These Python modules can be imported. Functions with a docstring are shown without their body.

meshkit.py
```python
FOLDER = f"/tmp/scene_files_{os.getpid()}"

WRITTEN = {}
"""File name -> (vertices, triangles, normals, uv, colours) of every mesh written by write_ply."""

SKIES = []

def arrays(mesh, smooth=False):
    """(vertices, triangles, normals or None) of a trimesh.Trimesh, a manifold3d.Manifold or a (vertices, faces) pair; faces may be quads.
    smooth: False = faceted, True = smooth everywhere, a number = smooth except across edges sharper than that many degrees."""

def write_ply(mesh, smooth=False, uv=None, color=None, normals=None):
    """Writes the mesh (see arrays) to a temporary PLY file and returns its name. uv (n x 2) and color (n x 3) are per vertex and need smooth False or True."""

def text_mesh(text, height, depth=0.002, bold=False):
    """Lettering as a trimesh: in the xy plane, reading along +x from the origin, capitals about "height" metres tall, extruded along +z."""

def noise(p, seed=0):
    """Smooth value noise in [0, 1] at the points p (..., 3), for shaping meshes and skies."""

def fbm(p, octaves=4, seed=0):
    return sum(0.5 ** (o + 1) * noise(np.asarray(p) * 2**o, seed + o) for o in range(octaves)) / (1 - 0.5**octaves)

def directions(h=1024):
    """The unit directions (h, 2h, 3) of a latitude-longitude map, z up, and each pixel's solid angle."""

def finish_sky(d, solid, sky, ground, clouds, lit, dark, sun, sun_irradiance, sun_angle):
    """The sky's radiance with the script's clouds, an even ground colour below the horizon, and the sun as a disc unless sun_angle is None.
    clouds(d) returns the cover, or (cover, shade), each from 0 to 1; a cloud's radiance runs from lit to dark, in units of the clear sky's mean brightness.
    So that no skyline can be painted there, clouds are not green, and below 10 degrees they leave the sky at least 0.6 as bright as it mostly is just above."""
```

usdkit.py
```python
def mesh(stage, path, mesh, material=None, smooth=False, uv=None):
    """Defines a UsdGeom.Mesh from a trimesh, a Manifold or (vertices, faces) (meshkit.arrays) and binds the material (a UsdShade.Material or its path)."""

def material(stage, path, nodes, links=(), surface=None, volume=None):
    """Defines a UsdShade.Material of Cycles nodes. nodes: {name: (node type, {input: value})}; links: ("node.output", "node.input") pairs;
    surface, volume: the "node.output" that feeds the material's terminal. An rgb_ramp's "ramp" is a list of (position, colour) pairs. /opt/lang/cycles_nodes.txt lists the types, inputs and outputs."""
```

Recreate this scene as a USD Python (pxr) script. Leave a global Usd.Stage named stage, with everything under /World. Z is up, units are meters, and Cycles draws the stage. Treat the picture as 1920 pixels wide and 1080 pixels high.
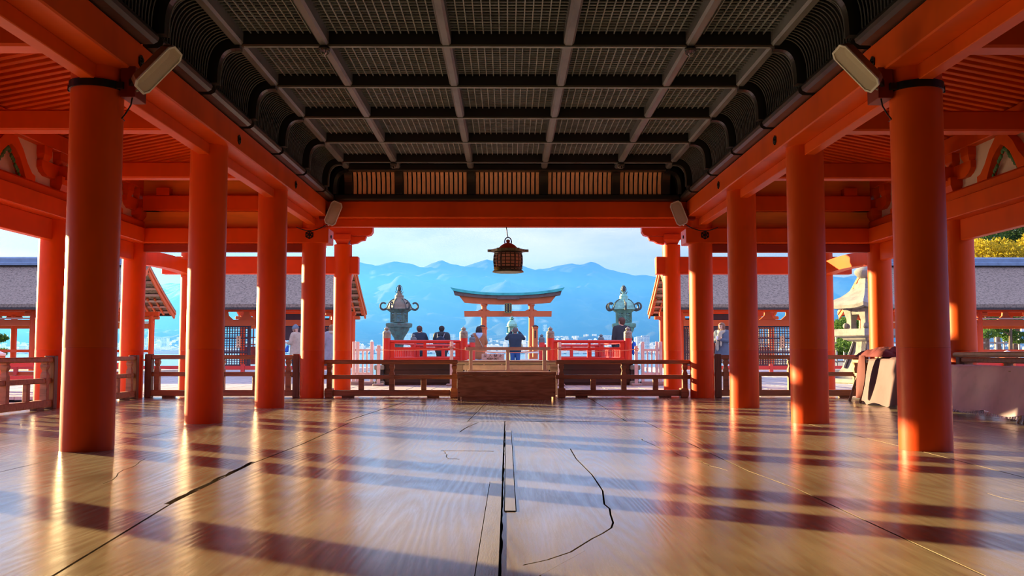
import math, random
import numpy as np
import trimesh
import manifold3d as m3
from shapely import geometry as sg, ops as so, affinity as sa
import usdkit, meshkit
from pxr import Gf, Sdf, Usd, UsdGeom, UsdLux, UsdShade

stage = Usd.Stage.CreateInMemory()
UsdGeom.SetStageUpAxis(stage, UsdGeom.Tokens.z)
UsdGeom.Xform.Define(stage, "/World")
UsdGeom.Scope.Define(stage, "/World/Looks")
RNG = random.Random(7)
NP = np.random.default_rng(7)

# ------------------------------------------------------------------ camera
EYE, PITCH, YAW = 0.7595, 0.0681, 0.0049
cam = UsdGeom.Camera.Define(stage, "/World/camera")
cam.AddTranslateOp().Set(Gf.Vec3d(0, 0, EYE))
cam.AddRotateZOp().Set(-math.degrees(YAW))
cam.AddRotateXOp().Set(90 + math.degrees(PITCH))
cam.CreateHorizontalApertureAttr(36.0)
cam.CreateVerticalApertureAttr(20.25)
cam.CreateFocalLengthAttr(1781 / 1920 * 36.0)
cam.CreateClippingRangeAttr(Gf.Vec2f(0.05, 100000))
cam.CreateExposureAttr(0.0)

# ------------------------------------------------------------------ sky and sun
def mat(name, nodes, links=(), surface=None, volume=None):
    return usdkit.material(stage, "/World/Looks/" + name, nodes, links, surface, volume)

SUN_AZ, SUN_EL = math.radians(124.5), math.radians(10.4)   # azimuth counted from -y (behind the camera) towards -x (left)
to_sun = np.array([-math.sin(SUN_AZ) * math.cos(SUN_EL), -math.cos(SUN_AZ) * math.cos(SUN_EL), math.sin(SUN_EL)])
SUN_DIR = tuple(float(c) for c in to_sun)
SKY = 1.0
mat("sky_look", {
    "tc": ("texture_coordinate", {}),
    "sep": ("separate_xyz", {}),
    "ramp": ("rgb_ramp", {"ramp": [(0.0, (0.28, 0.30, 0.33)), (0.495, (0.30, 0.33, 0.36)), (0.505, (0.27, 0.32, 1.0)), (0.54, (0.31, 0.35, 1.0)),
                                   (0.60, (0.54, 0.60, 1.18)), (0.70, (0.47, 0.64, 1.22)), (1.0, (0.34, 0.56, 1.38))]}),
    "mr": ("map_range", {"from_min": -1.0, "from_max": 1.0, "to_min": 0.0, "to_max": 1.0, "clamp": True}),
    "map": ("mapping", {"scale": (1.6, 1.6, 6.0)}),
    "n": ("noise_texture", {"scale": 2.2, "detail": 5.0, "roughness": 0.55}),
    "cr": ("map_range", {"from_min": 0.40, "from_max": 0.64, "to_min": 0.0, "to_max": 0.80, "clamp": True}),
    "up": ("map_range", {"from_min": 0.06, "from_max": 0.16, "to_min": 0.0, "to_max": 1.0, "clamp": True}),
    "mul": ("math", {"math_type": "multiply"}),
    "mix": ("mix_color", {"b": (1.15, 1.02, 1.32)}),
    "dot": ("vector_math", {"math_type": "dot_product", "vector2": SUN_DIR}), "mx0": ("math", {"math_type": "maximum", "value2": 0.0}), "pw": ("math", {"math_type": "power", "value2": 9.0}),
    "gl": ("mix_color", {"blend_type": "add", "b": (0.95, 0.85, 0.70), "use_clamp": False}),
    "bg": ("background_shader", {"strength": SKY}),
}, [("tc.generated", "sep.vector"), ("sep.z", "mr.value"), ("mr.result", "ramp.fac"), ("tc.generated", "map.vector"), ("map.vector", "n.vector"),
    ("n.fac", "cr.value"), ("sep.z", "up.value"), ("cr.result", "mul.value1"), ("up.result", "mul.value2"), ("mul.value", "mix.fac"),
    ("ramp.color", "mix.a"), ("tc.generated", "dot.vector1"), ("dot.value", "mx0.value1"), ("mx0.value", "pw.value1"), ("pw.value", "gl.fac"), ("mix.result", "gl.a"), ("gl.result", "bg.color")], surface="bg.background")
dome = UsdLux.DomeLight.Define(stage, "/World/sky")
dome.CreateIntensityAttr(1.0)
UsdShade.MaterialBindingAPI.Apply(dome.GetPrim()).Bind(UsdShade.Material.Get(stage, "/World/Looks/sky_look"))

sun = UsdLux.DistantLight.Define(stage, "/World/sun")
sun.CreateAngleAttr(0.6)
sun.CreateIntensityAttr(66000.0)
sun.CreateColorAttr(Gf.Vec3f(1.0, 0.77, 0.36))
z_ax = to_sun
x_ax = np.cross([0, 0, 1.0], z_ax); x_ax /= np.linalg.norm(x_ax)
y_ax = np.cross(z_ax, x_ax)
M = np.eye(4); M[0, :3], M[1, :3], M[2, :3] = x_ax, y_ax, z_ax
sun.AddTransformOp().Set(Gf.Matrix4d(M.tolist()))

# ------------------------------------------------------------------ scene helpers
COUNT = {}
def numbered(parent, name):
    k = COUNT.get((parent, name), 0)
    COUNT[(parent, name)] = k + 1
    return f"{parent}/{name}" if k == 0 else f"{parent}/{name}_{k:03d}"

def tag(o, label=None, cat=None, group=None, kind=None):
    p = o.GetPrim() if hasattr(o, "GetPrim") else o
    for k, v in (("label", label), ("category", cat), ("group", group), ("kind", kind)):
        if v:
            p.SetCustomDataByKey(k, v)
    return p

def thing(name, label, cat, loc=(0, 0, 0), rotz=0.0, group=None, kind=None):
    x = UsdGeom.Xform.Define(stage, numbered("/World", name))
    x.AddTranslateOp().Set(Gf.Vec3d(*map(float, loc)))
    x.AddRotateZOp().Set(float(math.degrees(rotz)))
    return tag(x, label, cat, group, kind)

def dup(root, name, label, loc, rotz=0.0, group=None):
    r = thing(name, label, root.GetCustomDataByKey("category"), loc, rotz, group or root.GetCustomDataByKey("group"))
    r.GetReferences().AddInternalReference(root.GetPath())
    r.SetInstanceable(True)
    return r

def obj(name, mesh, material, parent=None, smooth=False, label=None, kind=None):
    base = "/World" if parent is None else str(parent.GetPath())
    if isinstance(mesh, MB):
        mesh = mesh.arr()
    m = usdkit.mesh(stage, numbered(base, name), mesh, "/World/Looks/" + material, smooth=smooth)
    return tag(m, label, kind=kind)

_t = [[sx, sy, sz] for sx in (-1, 1) for sy in (-1, 1) for sz in (-1, 1)]
_cs, _ck = [], []
for s in _t:
    for k in range(3):
        _cs.append(s); _ck.append([0.0 if j == k else 1.0 for j in range(3)])
_cs, _ck = np.array(_cs, float), np.array(_ck)
_h = trimesh.Trimesh(_cs * (1 - 0.1 * _ck), process=False)
_h = trimesh.convex.convex_hull(_cs * (1 - 0.1 * _ck))
_map = [int(np.argmin(((_cs * (1 - 0.1 * _ck)) - v) @ np.eye(3) @ np.ones(3) * 0 + np.linalg.norm((_cs * (1 - 0.1 * _ck)) - v, axis=1))) for v in _h.vertices]
_cf = np.array(_map)[_h.faces]
_bv = np.array(_t, float)
_bf = trimesh.creation.box((2, 2, 2)).faces
_bv = np.array(trimesh.creation.box((2, 2, 2)).vertices)

def rot_to(d):
    d = np.asarray(d, float); d = d / np.linalg.norm(d)
    a = np.array([0, 0, 1.0]) if abs(d[2]) < 0.9 else np.array([1.0, 0, 0])
    x = np.cross(a, d); x /= np.linalg.norm(x)
    return np.stack([x, np.cross(d, x), d], 1)

class MB:
    """Collects pieces; one MB becomes one mesh."""
    def __init__(s):
        s.v, s.f, s.n = [], [], 0
    def add(s, v, f):
        v = np.asarray(v, float); f = np.asarray(f, int)
        if f.shape[1] == 4:
            f = np.vstack([f[:, [0, 1, 2]], f[:, [0, 2, 3]]])
        s.v.append(v); s.f.append(f + s.n); s.n += len(v)
        return s
    def arr(s):
        return np.vstack(s.v), np.vstack(s.f)
    def mesh(s, m, T=None):
        v, f, _ = meshkit.arrays(m)
        if T is not None:
            v = v @ T[:3, :3].T + T[:3, 3]
        return s.add(v, f)
    def box(s, x0, x1, y0, y1, z0, z1, ch=0.0, R=None, about=None):
        c = np.array([(x0 + x1) / 2, (y0 + y1) / 2, (z0 + z1) / 2]); h = np.array([x1 - x0, y1 - y0, z1 - z0]) / 2
        if ch > 0:
            v = _cs * (h - min(ch, h.min() * 0.9) * _ck); f = _cf
        else:
            v = _bv * h; f = _bf
        if R is not None:
            if about is not None:
                v = (v + c - about) @ np.asarray(R).T + about - c
            else:
                v = v @ np.asarray(R).T
        return s.add(v + c, f)
    def bar(s, p, q, w, h, ch=0.0, up=(0, 0, 1)):
        """box from p to q, width w (sideways) and height h (along up)"""
        p, q = np.asarray(p, float), np.asarray(q, float)
        d = q - p; L = np.linalg.norm(d); d = d / L
        x = np.cross(d, up); x /= np.linalg.norm(x); u = np.cross(x, d)
        hh = np.array([w, L, h]) / 2
        v = _cs * (hh - min(ch, hh.min() * 0.9) * _ck) if ch > 0 else _bv * hh
        return s.add(v @ np.stack([x, d, u], 1).T + (p + q) / 2, _cf if ch > 0 else _bf)
    def cyl(s, p, q, r0, r1=None, n=16):
        return s.tube([p, q], [r0, r0 if r1 is None else r1], n)
    def tube(s, pts, r, n=8, cap=True):
        p = np.asarray(pts, float); m = len(p)
        r = np.broadcast_to(np.asarray(r, float), (m,))
        t = np.gradient(p, axis=0) if m > 2 else np.repeat([p[1] - p[0]], 2, 0)
        t = t / (np.linalg.norm(t, axis=1, keepdims=True) + 1e-12)
        a = np.array([0, 0, 1.0]) if abs(t[0][2]) < 0.9 else np.array([1.0, 0, 0])
        v = []
        x = np.cross(a, t[0]); x /= np.linalg.norm(x)
        ang = np.arange(n) * 2 * np.pi / n
        for i in range(m):
            x = x - t[i] * (x @ t[i]); x /= np.linalg.norm(x)
            y = np.cross(t[i], x)
            v.append(p[i] + r[i] * (np.cos(ang)[:, None] * x + np.sin(ang)[:, None] * y))
        v = np.vstack(v)
        i, j = np.meshgrid(np.arange(m - 1), np.arange(n), indexing="ij")
        q = np.stack([i * n + j, i * n + (j + 1) % n, (i + 1) * n + (j + 1) % n, (i + 1) * n + j], -1).reshape(-1, 4)
        f = [q[:, [0, 1, 2]], q[:, [0, 2, 3]]]
        if cap:
            k = np.arange(1, n - 1)
            f.append(np.stack([np.zeros_like(k), k + 1, k], 1))
            b = (m - 1) * n
            f.append(np.stack([np.full_like(k, b), b + k, b + k + 1], 1))
        return s.add(v, np.vstack(f))
    def lathe(s, prof, at=(0, 0, 0), n=24, phase=0.0, sq=1.0):
        prof = np.asarray(prof, float)
        ang = phase + np.arange(n) * 2 * np.pi / n
        v = np.stack([prof[:, 0:1] * np.cos(ang), prof[:, 0:1] * np.sin(ang) * sq, np.repeat(prof[:, 1:2], n, 1)], -1).reshape(-1, 3) + np.asarray(at, float)
        m = len(prof)
        i, j = np.meshgrid(np.arange(m - 1), np.arange(n), indexing="ij")
        q = np.stack([i * n + j, i * n + (j + 1) % n, (i + 1) * n + (j + 1) % n, (i + 1) * n + j], -1).reshape(-1, 4)
        f = [q[:, [0, 1, 2]], q[:, [0, 2, 3]]]
        k = np.arange(1, n - 1)
        if prof[0, 0] > 1e-6:
            f.append(np.stack([np.zeros_like(k), k + 1, k], 1))
        if prof[-1, 0] > 1e-6:
            b = (m - 1) * n
            f.append(np.stack([np.full_like(k, b), b + k, b + k + 1], 1))
        return s.add(v, np.vstack(f))
    def prism(s, poly, d, T):
        """shapely polygon extruded by d along its local z, then mapped by the 4x4 T"""
        for g in getattr(poly, "geoms", [poly]):
            if g.area > 1e-8:
                s.mesh(trimesh.creation.extrude_polygon(g, d, engine="earcut"), T)
        return s
    def sphere(s, c, r, n=2):
        m = trimesh.creation.icosphere(n, 1.0)
        return s.add(np.array(m.vertices) * np.asarray(r, float) + np.asarray(c, float), m.faces)

def frame(o, x, y):
    """4x4 with local x, y along the given axes and origin o"""
    x, y = np.asarray(x, float), np.asarray(y, float)
    T = np.eye(4); T[:3, 0], T[:3, 1], T[:3, 2], T[:3, 3] = x, y, np.cross(x, y), o
    return T

F_PX = 1781.0
def at_y(u, v, Y):
    """where the sight line of a photograph pixel meets depth Y (used to read sizes off the photograph)"""
    x, y, z = (u - 960) / F_PX, 1.0, (540 - v) / F_PX
    c, s = math.cos(PITCH), math.sin(PITCH); y, z = c * y - s * z, s * y + c * z
    c, s = math.cos(YAW), math.sin(YAW); x, y = c * x + s * y, -s * x + c * y
    return np.array([x / y * Y, Y, EYE + z / y * Y])

# ------------------------------------------------------------------ materials
def plain(name, color, rough=0.6, var=0.12, scale=8.0, bump=0.0, bscale=60.0, spec=0.5, stretch=(1, 1, 1), metallic=0.0, dark=None, coat=0.0):
    dark = dark if dark is not None else tuple(c * (1 - var * 2) for c in color)
    lite = tuple(min(1, c * (1 + var)) for c in color)
    nodes = {"g": ("geometry", {}), "m": ("mapping", {"scale": stretch}), "n": ("noise_texture", {"scale": scale, "detail": 4.0, "roughness": 0.6}),
             "r": ("rgb_ramp", {"ramp": [(0.25, dark), (0.5, color), (0.8, lite)]}),
             "p": ("principled_bsdf", {"roughness": rough, "specular_ior_level": spec, "metallic": metallic, "coat_weight": coat})}
    links = [("g.position", "m.vector"), ("m.vector", "n.vector"), ("n.fac", "r.fac"), ("r.color", "p.base_color")]
    if bump:
        nodes["n2"] = ("noise_texture", {"scale": bscale, "detail": 3.0})
        nodes["b"] = ("bump", {"strength": bump, "distance": 0.01})
        links += [("m.vector", "n2.vector"), ("n2.fac", "b.height"), ("b.normal", "p.normal")]
    return mat(name, nodes, links, surface="p.BSDF")

VERM = (0.70, 0.084, 0.002)
plain("vermilion", VERM, 0.45, 0.10, 1.5, 0.05, 30, spec=0.2, stretch=(1, 1, 0.4))
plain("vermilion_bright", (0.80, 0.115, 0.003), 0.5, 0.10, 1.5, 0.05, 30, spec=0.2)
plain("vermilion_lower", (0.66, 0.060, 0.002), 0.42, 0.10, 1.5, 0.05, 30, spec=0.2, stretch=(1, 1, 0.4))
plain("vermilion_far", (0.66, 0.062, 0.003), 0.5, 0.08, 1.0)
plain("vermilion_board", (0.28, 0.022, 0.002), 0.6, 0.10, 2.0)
plain("ochre_board", (0.90, 0.40, 0.05), 0.6, 0.10, 2.0, stretch=(0.4, 3, 3))
plain("railing_red", (0.60, 0.035, 0.022), 0.4, 0.08, 2.0)
plain("black_lacquer", (0.017, 0.0155, 0.015), 0.35, 0.15, 3.0, 0.08, 40)
plain("lattice_wood", (0.25, 0.285, 0.33), 0.6, 0.25, 5.0)
plain("rib_wood", (0.145, 0.155, 0.17), 0.42, 0.30, 2.5, 0.15, 30, stretch=(2, 0.5, 2))
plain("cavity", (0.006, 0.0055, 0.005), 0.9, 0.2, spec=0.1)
plain("cove_black", (0.035, 0.033, 0.032), 0.3, 0.3, 3.0, 0.1, 30)
plain("slat_wood", (0.90, 0.54, 0.28), 0.6, 0.12, 6.0, 0.1, 30, stretch=(6, 6, 0.6))
plain("rail_wood", (0.34, 0.165, 0.080), 0.5, 0.25, 4.0, 0.2, 40, stretch=(0.6, 5, 5))
plain("rail_wood_dark", (0.14, 0.070, 0.038), 0.55, 0.25, 4.0, 0.2, 40, stretch=(5, 5, 0.6))
plain("pale_wood", (0.78, 0.65, 0.58), 0.65, 0.10, 6.0, 0.1, 40)
plain("grey_wood", (0.40, 0.34, 0.29), 0.7, 0.3, 4.0, 0.25, 30, stretch=(0.4, 4, 4))
plain("plaster", (0.72, 0.56, 0.48), 0.85, 0.06, 2.0, 0.1, 60)
plain("iron", (0.02, 0.02, 0.022), 0.4, 0.2, 30, metallic=0.6)
plain("steel", (0.4, 0.4, 0.42), 0.35, 0.1, 30, metallic=1.0)
plain("mount_red", (0.20, 0.012, 0.008), 0.5)
plain("lamp_housing", (0.24, 0.10, 0.045), 0.45, 0.15)
plain("thatch", (0.24, 0.185, 0.135), 0.95, 0.42, 14.0, 0.8, 30)
plain("thatch_edge", (0.05, 0.042, 0.038), 0.95, 0.3, 20)
plain("ridge_copper", (0.16, 0.24, 0.33), 0.5, 0.15, 4)
plain("yellow_paint", (0.75, 0.38, 0.04), 0.5)
plain("lattice_dark", (0.055, 0.022, 0.028), 0.55)
plain("lattice_red", (0.20, 0.022, 0.022), 0.5)
plain("white_stone", (0.60, 0.59, 0.58), 0.7, 0.06, 2.0)
plain("deck_wood", (0.52, 0.47, 0.43), 0.55, 0.14, 3.0, 0.1, 30, stretch=(5, 0.5, 1))
plain("stone", (0.24, 0.225, 0.205), 0.85, 0.18, 5.0, 0.5, 40)
plain("mossy_stone", (0.26, 0.27, 0.20), 0.85, 0.25, 6.0, 0.4, 40)
plain("verdigris", (0.10, 0.27, 0.19), 0.6, 0.5, 7.0, 0.3, 50, dark=(0.09, 0.075, 0.045))
plain("verdigris_pale", (0.20, 0.52, 0.42), 0.6, 0.25, 8.0, 0.2, 50, dark=(0.10, 0.20, 0.15))
plain("bronze_brown", (0.19, 0.16, 0.105), 0.6, 0.3, 8.0, 0.2, 40, dark=(0.08, 0.16, 0.12))
plain("verdigris_dark", (0.070, 0.165, 0.135), 0.6, 0.4, 9.0, 0.3, 50, dark=(0.075, 0.055, 0.038))
plain("bronze_dark", (0.055, 0.06, 0.05), 0.5, 0.3, 12, dark=(0.03, 0.10, 0.09))
plain("giboshi", (0.25, 0.255, 0.20), 0.5, 0.25, 20)
plain("giboshi_dark", (0.12, 0.14, 0.135), 0.5, 0.25, 20)
plain("stage_black", (0.030, 0.024, 0.026), 0.35, 0.2, 2)
plain("torii_orange", (0.60, 0.115, 0.028), 0.7, 0.1, 0.4)
plain("torii_bark", (0.16, 0.10, 0.085), 0.9, 0.2, 0.8)
plain("torii_copper", (0.05, 0.42, 0.38), 0.6, 0.2, 0.6)
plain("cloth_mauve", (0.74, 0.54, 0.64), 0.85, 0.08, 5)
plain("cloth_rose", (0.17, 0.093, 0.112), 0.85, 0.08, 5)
plain("cloth_maroon", (0.13, 0.008, 0.014), 0.8, 0.15, 5)
plain("bamboo", (0.42, 0.31, 0.16), 0.5, 0.12, 8)
plain("trestle_wood", (0.36, 0.25, 0.15), 0.6, 0.2, 8)
mat("paper_peach", {"d": ("diffuse_bsdf", {"color": (0.95, 0.55, 0.38)}), "t": ("translucent_bsdf", {"color": (1.0, 0.68, 0.50)}), "x": ("mix_closure", {"fac": 0.78})},
    [("d.BSDF", "x.closure1"), ("t.BSDF", "x.closure2")], surface="x.closure")
plain("lantern_roof", (0.42, 0.085, 0.05), 0.5, 0.25, 12)
plain("lantern_frame", (0.045, 0.026, 0.018), 0.5, 0.25, 20)
plain("lantern_brass", (0.42, 0.33, 0.08), 0.45, 0.2, 20)
plain("lantern_base", (0.20, 0.21, 0.13), 0.5, 0.3, 20)
plain("rope_orange", (0.75, 0.26, 0.12), 0.8)
plain("white_paint", (0.75, 0.75, 0.74), 0.6, 0.04)
plain("ink", (0.02, 0.02, 0.022), 0.7)
plain("gold", (0.60, 0.42, 0.10), 0.4, metallic=0.6)
plain("leaf_carving", (0.06, 0.20, 0.07), 0.6)
plain("city_white", (0.70, 0.69, 0.67), 0.8, 0.2, 0.01)
plain("city_window", (0.12, 0.14, 0.17), 0.3)
mat("lamp_glass", {"a": ("transparent_bsdf", {"color": (0.95, 0.93, 0.88)}), "d": ("principled_bsdf", {"base_color": (0.86, 0.78, 0.70), "roughness": 0.25}),
                   "x": ("mix_closure", {"fac": 0.42})}, [("a.BSDF", "x.closure1"), ("d.BSDF", "x.closure2")], surface="x.closure")
# polished floor boards: growth rings as contour lines of a stretched noise
mat("floor_wood", {
    "g": ("geometry", {}), "m": ("mapping", {"scale": (1.9, 0.16, 1.0)}),
    "warp": ("noise_texture", {"scale": 1.0, "detail": 1.5, "roughness": 0.4}),
    "mm": ("math", {"math_type": "multiply", "value2": 55.0}), "fr": ("math", {"math_type": "pingpong", "value2": 1.0}),
    "fine": ("noise_texture", {"scale": 9.0, "detail": 5.0, "roughness": 0.65}), "mf": ("mapping", {"scale": (7.0, 0.35, 1.0)}),
    "mixg": ("mix_float", {"fac": 0.72}),
    "ramp": ("rgb_ramp", {"ramp": [(0.1, (0.21, 0.148, 0.095)), (0.5, (0.30, 0.222, 0.142)), (0.9, (0.36, 0.272, 0.178))]}),
    "big": ("noise_texture", {"scale": 0.9, "detail": 3.0}),
    "tone": ("hsv", {"saturation": 0.95}), "tv": ("map_range", {"from_min": 0.3, "from_max": 0.7, "to_min": 0.55, "to_max": 1.18, "clamp": True}),
    "rr": ("map_range", {"from_min": 0.2, "from_max": 0.8, "to_min": 0.14, "to_max": 0.24, "clamp": True}),
    "b": ("bump", {"strength": 0.08, "distance": 0.01}),
    "p": ("principled_bsdf", {"specular_ior_level": 0.5, "ior": 2.2}),
}, [("g.position", "m.vector"), ("m.vector", "warp.vector"), ("warp.fac", "mm.value1"), ("mm.value", "fr.value1"), ("g.position", "mf.vector"), ("mf.vector", "fine.vector"),
    ("fr.value", "mixg.a"), ("fine.fac", "mixg.b"), ("mixg.result", "ramp.fac"), ("g.position", "big.vector"), ("big.fac", "tv.value"), ("tv.result", "tone.value"),
    ("ramp.color", "tone.color"), ("tone.color", "p.base_color"), ("mixg.result", "rr.value"), ("rr.result", "p.roughness"), ("mixg.result", "b.height"), ("b.normal", "p.normal")],
    surface="p.BSDF")
plain("inlay_wood", (0.34, 0.27, 0.19), 0.22, 0.12, 4.0, 0.05, 30, stretch=(8, 0.5, 1), spec=0.8)
mat("box_wood", {
    "g": ("geometry", {}), "m": ("mapping", {"scale": (0.8, 3.0, 4.0)}), "n": ("noise_texture", {"scale": 2.2, "detail": 3.0}),
    "mm": ("math", {"math_type": "multiply", "value2": 9.0}), "fr": ("math", {"math_type": "pingpong", "value2": 1.0}),
    "ramp": ("rgb_ramp", {"ramp": [(0.0, (0.27, 0.115, 0.045)), (0.6, (0.36, 0.165, 0.068)), (1.0, (0.42, 0.20, 0.088))]}),
    "p": ("principled_bsdf", {"roughness": 0.5}),
}, [("g.position", "m.vector"), ("m.vector", "n.vector"), ("n.fac", "mm.value1"), ("mm.value", "fr.value1"), ("fr.value", "ramp.fac"), ("ramp.color", "p.base_color")], surface="p.BSDF")
mat("sea_water", {
    "g": ("geometry", {}), "m": ("mapping", {"scale": (0.25, 0.9, 1.0)}), "n": ("noise_texture", {"scale": 0.9, "detail": 4.0}),
    "b": ("bump", {"strength": 0.6, "distance": 0.25}), "p": ("principled_bsdf", {"base_color": (0.10, 0.20, 0.26), "roughness": 0.16, "ior": 1.333}),
}, [("g.position", "m.vector"), ("m.vector", "n.vector"), ("n.fac", "b.height"), ("b.normal", "p.normal")], surface="p.BSDF")
mat("mountain_forest", {
    "g": ("geometry", {}), "n": ("noise_texture", {"scale": 0.006, "detail": 6.0, "roughness": 0.65}), "r": ("rgb_ramp", {"ramp": [(0.3, (0.008, 0.018, 0.020)), (0.7, (0.018, 0.034, 0.035))]}),
    "a": ("attribute", {"attribute": "bare"}), "mx": ("mix_color", {"b": (0.80, 0.78, 0.74)}), "p": ("principled_bsdf", {"roughness": 0.9, "specular_ior_level": 0.1}),
}, [("g.position", "n.vector"), ("n.fac", "r.fac"), ("r.color", "mx.a"), ("a.fac", "mx.fac"), ("mx.result", "p.base_color")], surface="p.BSDF")
mat("haze_air", {"v": ("scatter_volume", {"color": (0.035, 0.20, 1.0), "density": 2.5e-4, "anisotropy": 0.45})}, volume="v.volume")

def leafy(name, c0, c1):
    mat(name, {"oi": ("geometry", {}), "r": ("rgb_ramp", {"ramp": [(0.0, c0), (1.0, c1)]}), "d": ("principled_bsdf", {"roughness": 0.7, "specular_ior_level": 0.2}),
               "t": ("translucent_bsdf", {}), "x": ("mix_closure", {"fac": 0.35})},
        [("oi.random_per_island", "r.fac"), ("r.color", "d.base_color"), ("r.color", "t.color"), ("d.BSDF", "x.closure1"), ("t.BSDF", "x.closure2")], surface="x.closure")
leafy("leaf_green", (0.07, 0.14, 0.03), (0.20, 0.30, 0.06))
leafy("leaf_dark", (0.03, 0.07, 0.02), (0.09, 0.16, 0.04))
leafy("leaf_yellow", (0.45, 0.34, 0.02), (0.75, 0.60, 0.05))
leafy("needle_green", (0.10, 0.20, 0.04), (0.26, 0.38, 0.08))
plain("tree_bark", (0.16, 0.11, 0.075), 0.9, 0.3, 6)
# ------------------------------------------------------------------ the hall: dimensions
A, S, Z1, R, XO = 3.3, 2.867, 7.541, 0.20, 6.36
row = lambda k: Z1 + (k - 1) * S
Y4, Y5 = row(4), row(5)

# ------------------------------------------------------------------ floor of wide boards
floor = thing("floor", "polished wide board floor of the open hall", "floor", kind="structure")
obj("subfloor", MB().box(-6.75, 6.75, -7, 16.62, -0.30, -0.06), "cavity", floor)
def crack(pts, w):
    p = np.array(pts, float)
    return sg.LineString(p).buffer(w / 2, cap_style=3, join_style=2)
rj = random.Random(3)
def jag(a, b, n, amp):
    a, b = np.array(a, float), np.array(b, float)
    d = (b - a) / np.linalg.norm(b - a); nrm = np.array([-d[1], d[0]])
    return [tuple(a + (b - a) * i / n + nrm * (0 if i in (0, n) else rj.uniform(-amp, amp))) for i in range(n + 1)]
Y_END = 10.62
jA = [[(-6.75, -7), (-6.75, Y_END)], [(-4.85, -7), (-4.75, Y_END)], [(-3.21, -7), (-3.25, Y_END)], [(-1.50, -7), (-1.55, 3.3), (-1.70, 4.9), (-1.755, 6.6), (-1.71, 8.0), (-1.72, Y_END)],
      [(-0.028, -7), (-0.028, Y_END)], [(1.66, -7), (1.63, 3.3), (1.62, 5.4), (1.55, 6.2), (1.53, 8.0), (1.52, Y_END)], [(3.0, -7), (3.16, 5.9), (3.2, 7.4), (3.22, Y_END)], [(4.9, -7), (4.95, Y_END)], [(6.75, -7), (6.75, Y_END)]]
jB = [[(x, Y_END), (x2, 16.62)] for x, x2 in ((-6.75, -6.75), (-4.95, -4.9), (-3.45, -3.4), (-1.80, -1.50), (-0.44, -0.26), (1.32, 1.38), (2.75, 2.7), (4.4, 4.45), (6.75, 6.75))]
holes = []
holes.append(crack(jag((-0.024, 3.0), (-0.024, 10.62), 60, 0.004), 0.006))
holes.append(crack(jag((-1.715, 4.86), (-1.775, 6.7), 16, 0.008), 0.028))
holes.append(crack([(0.50, 7.6), (0.495, 6.9), (0.501, 6.73), (0.529, 6.0), (0.527, 5.31), (0.488, 4.84), (0.50, 4.70), (0.486, 4.53), (0.475, 4.32), (0.452, 4.19), (0.40, 4.06), (0.347, 3.95), (0.242, 3.69), (0.145, 3.55), (0.06, 3.47)], 0.009))
holes.append(crack(jag((-0.50, 7.46), (-0.12, 7.42), 8, 0.004), 0.035))
holes.append(crack(jag((-0.50, 7.46), (-0.42, 6.9), 6, 0.01), 0.006))
holes.append(crack(jag((-0.42, 6.9), (-0.35, 6.87), 2, 0.0), 0.02))
holes.append(crack([(-0.316, 10.46), (-0.40, 9.9), (-0.43, 9.6), (-0.457, 9.2)], 0.012))
holes.append(crack(jag((0.20, 10.62), (1.31, 10.62), 10, 0.01), 0.045))
holes.append(crack(jag((1.17, 8.6), (1.22, 7.6), 8, 0.02), 0.008))
holes.append(crack(jag((1.24, 7.45), (1.42, 6.2), 14, 0.02), 0.007))
holes.append(crack(jag((2.6, 5.2), (2.75, 4.0), 8, 0.02), 0.007))
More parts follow.
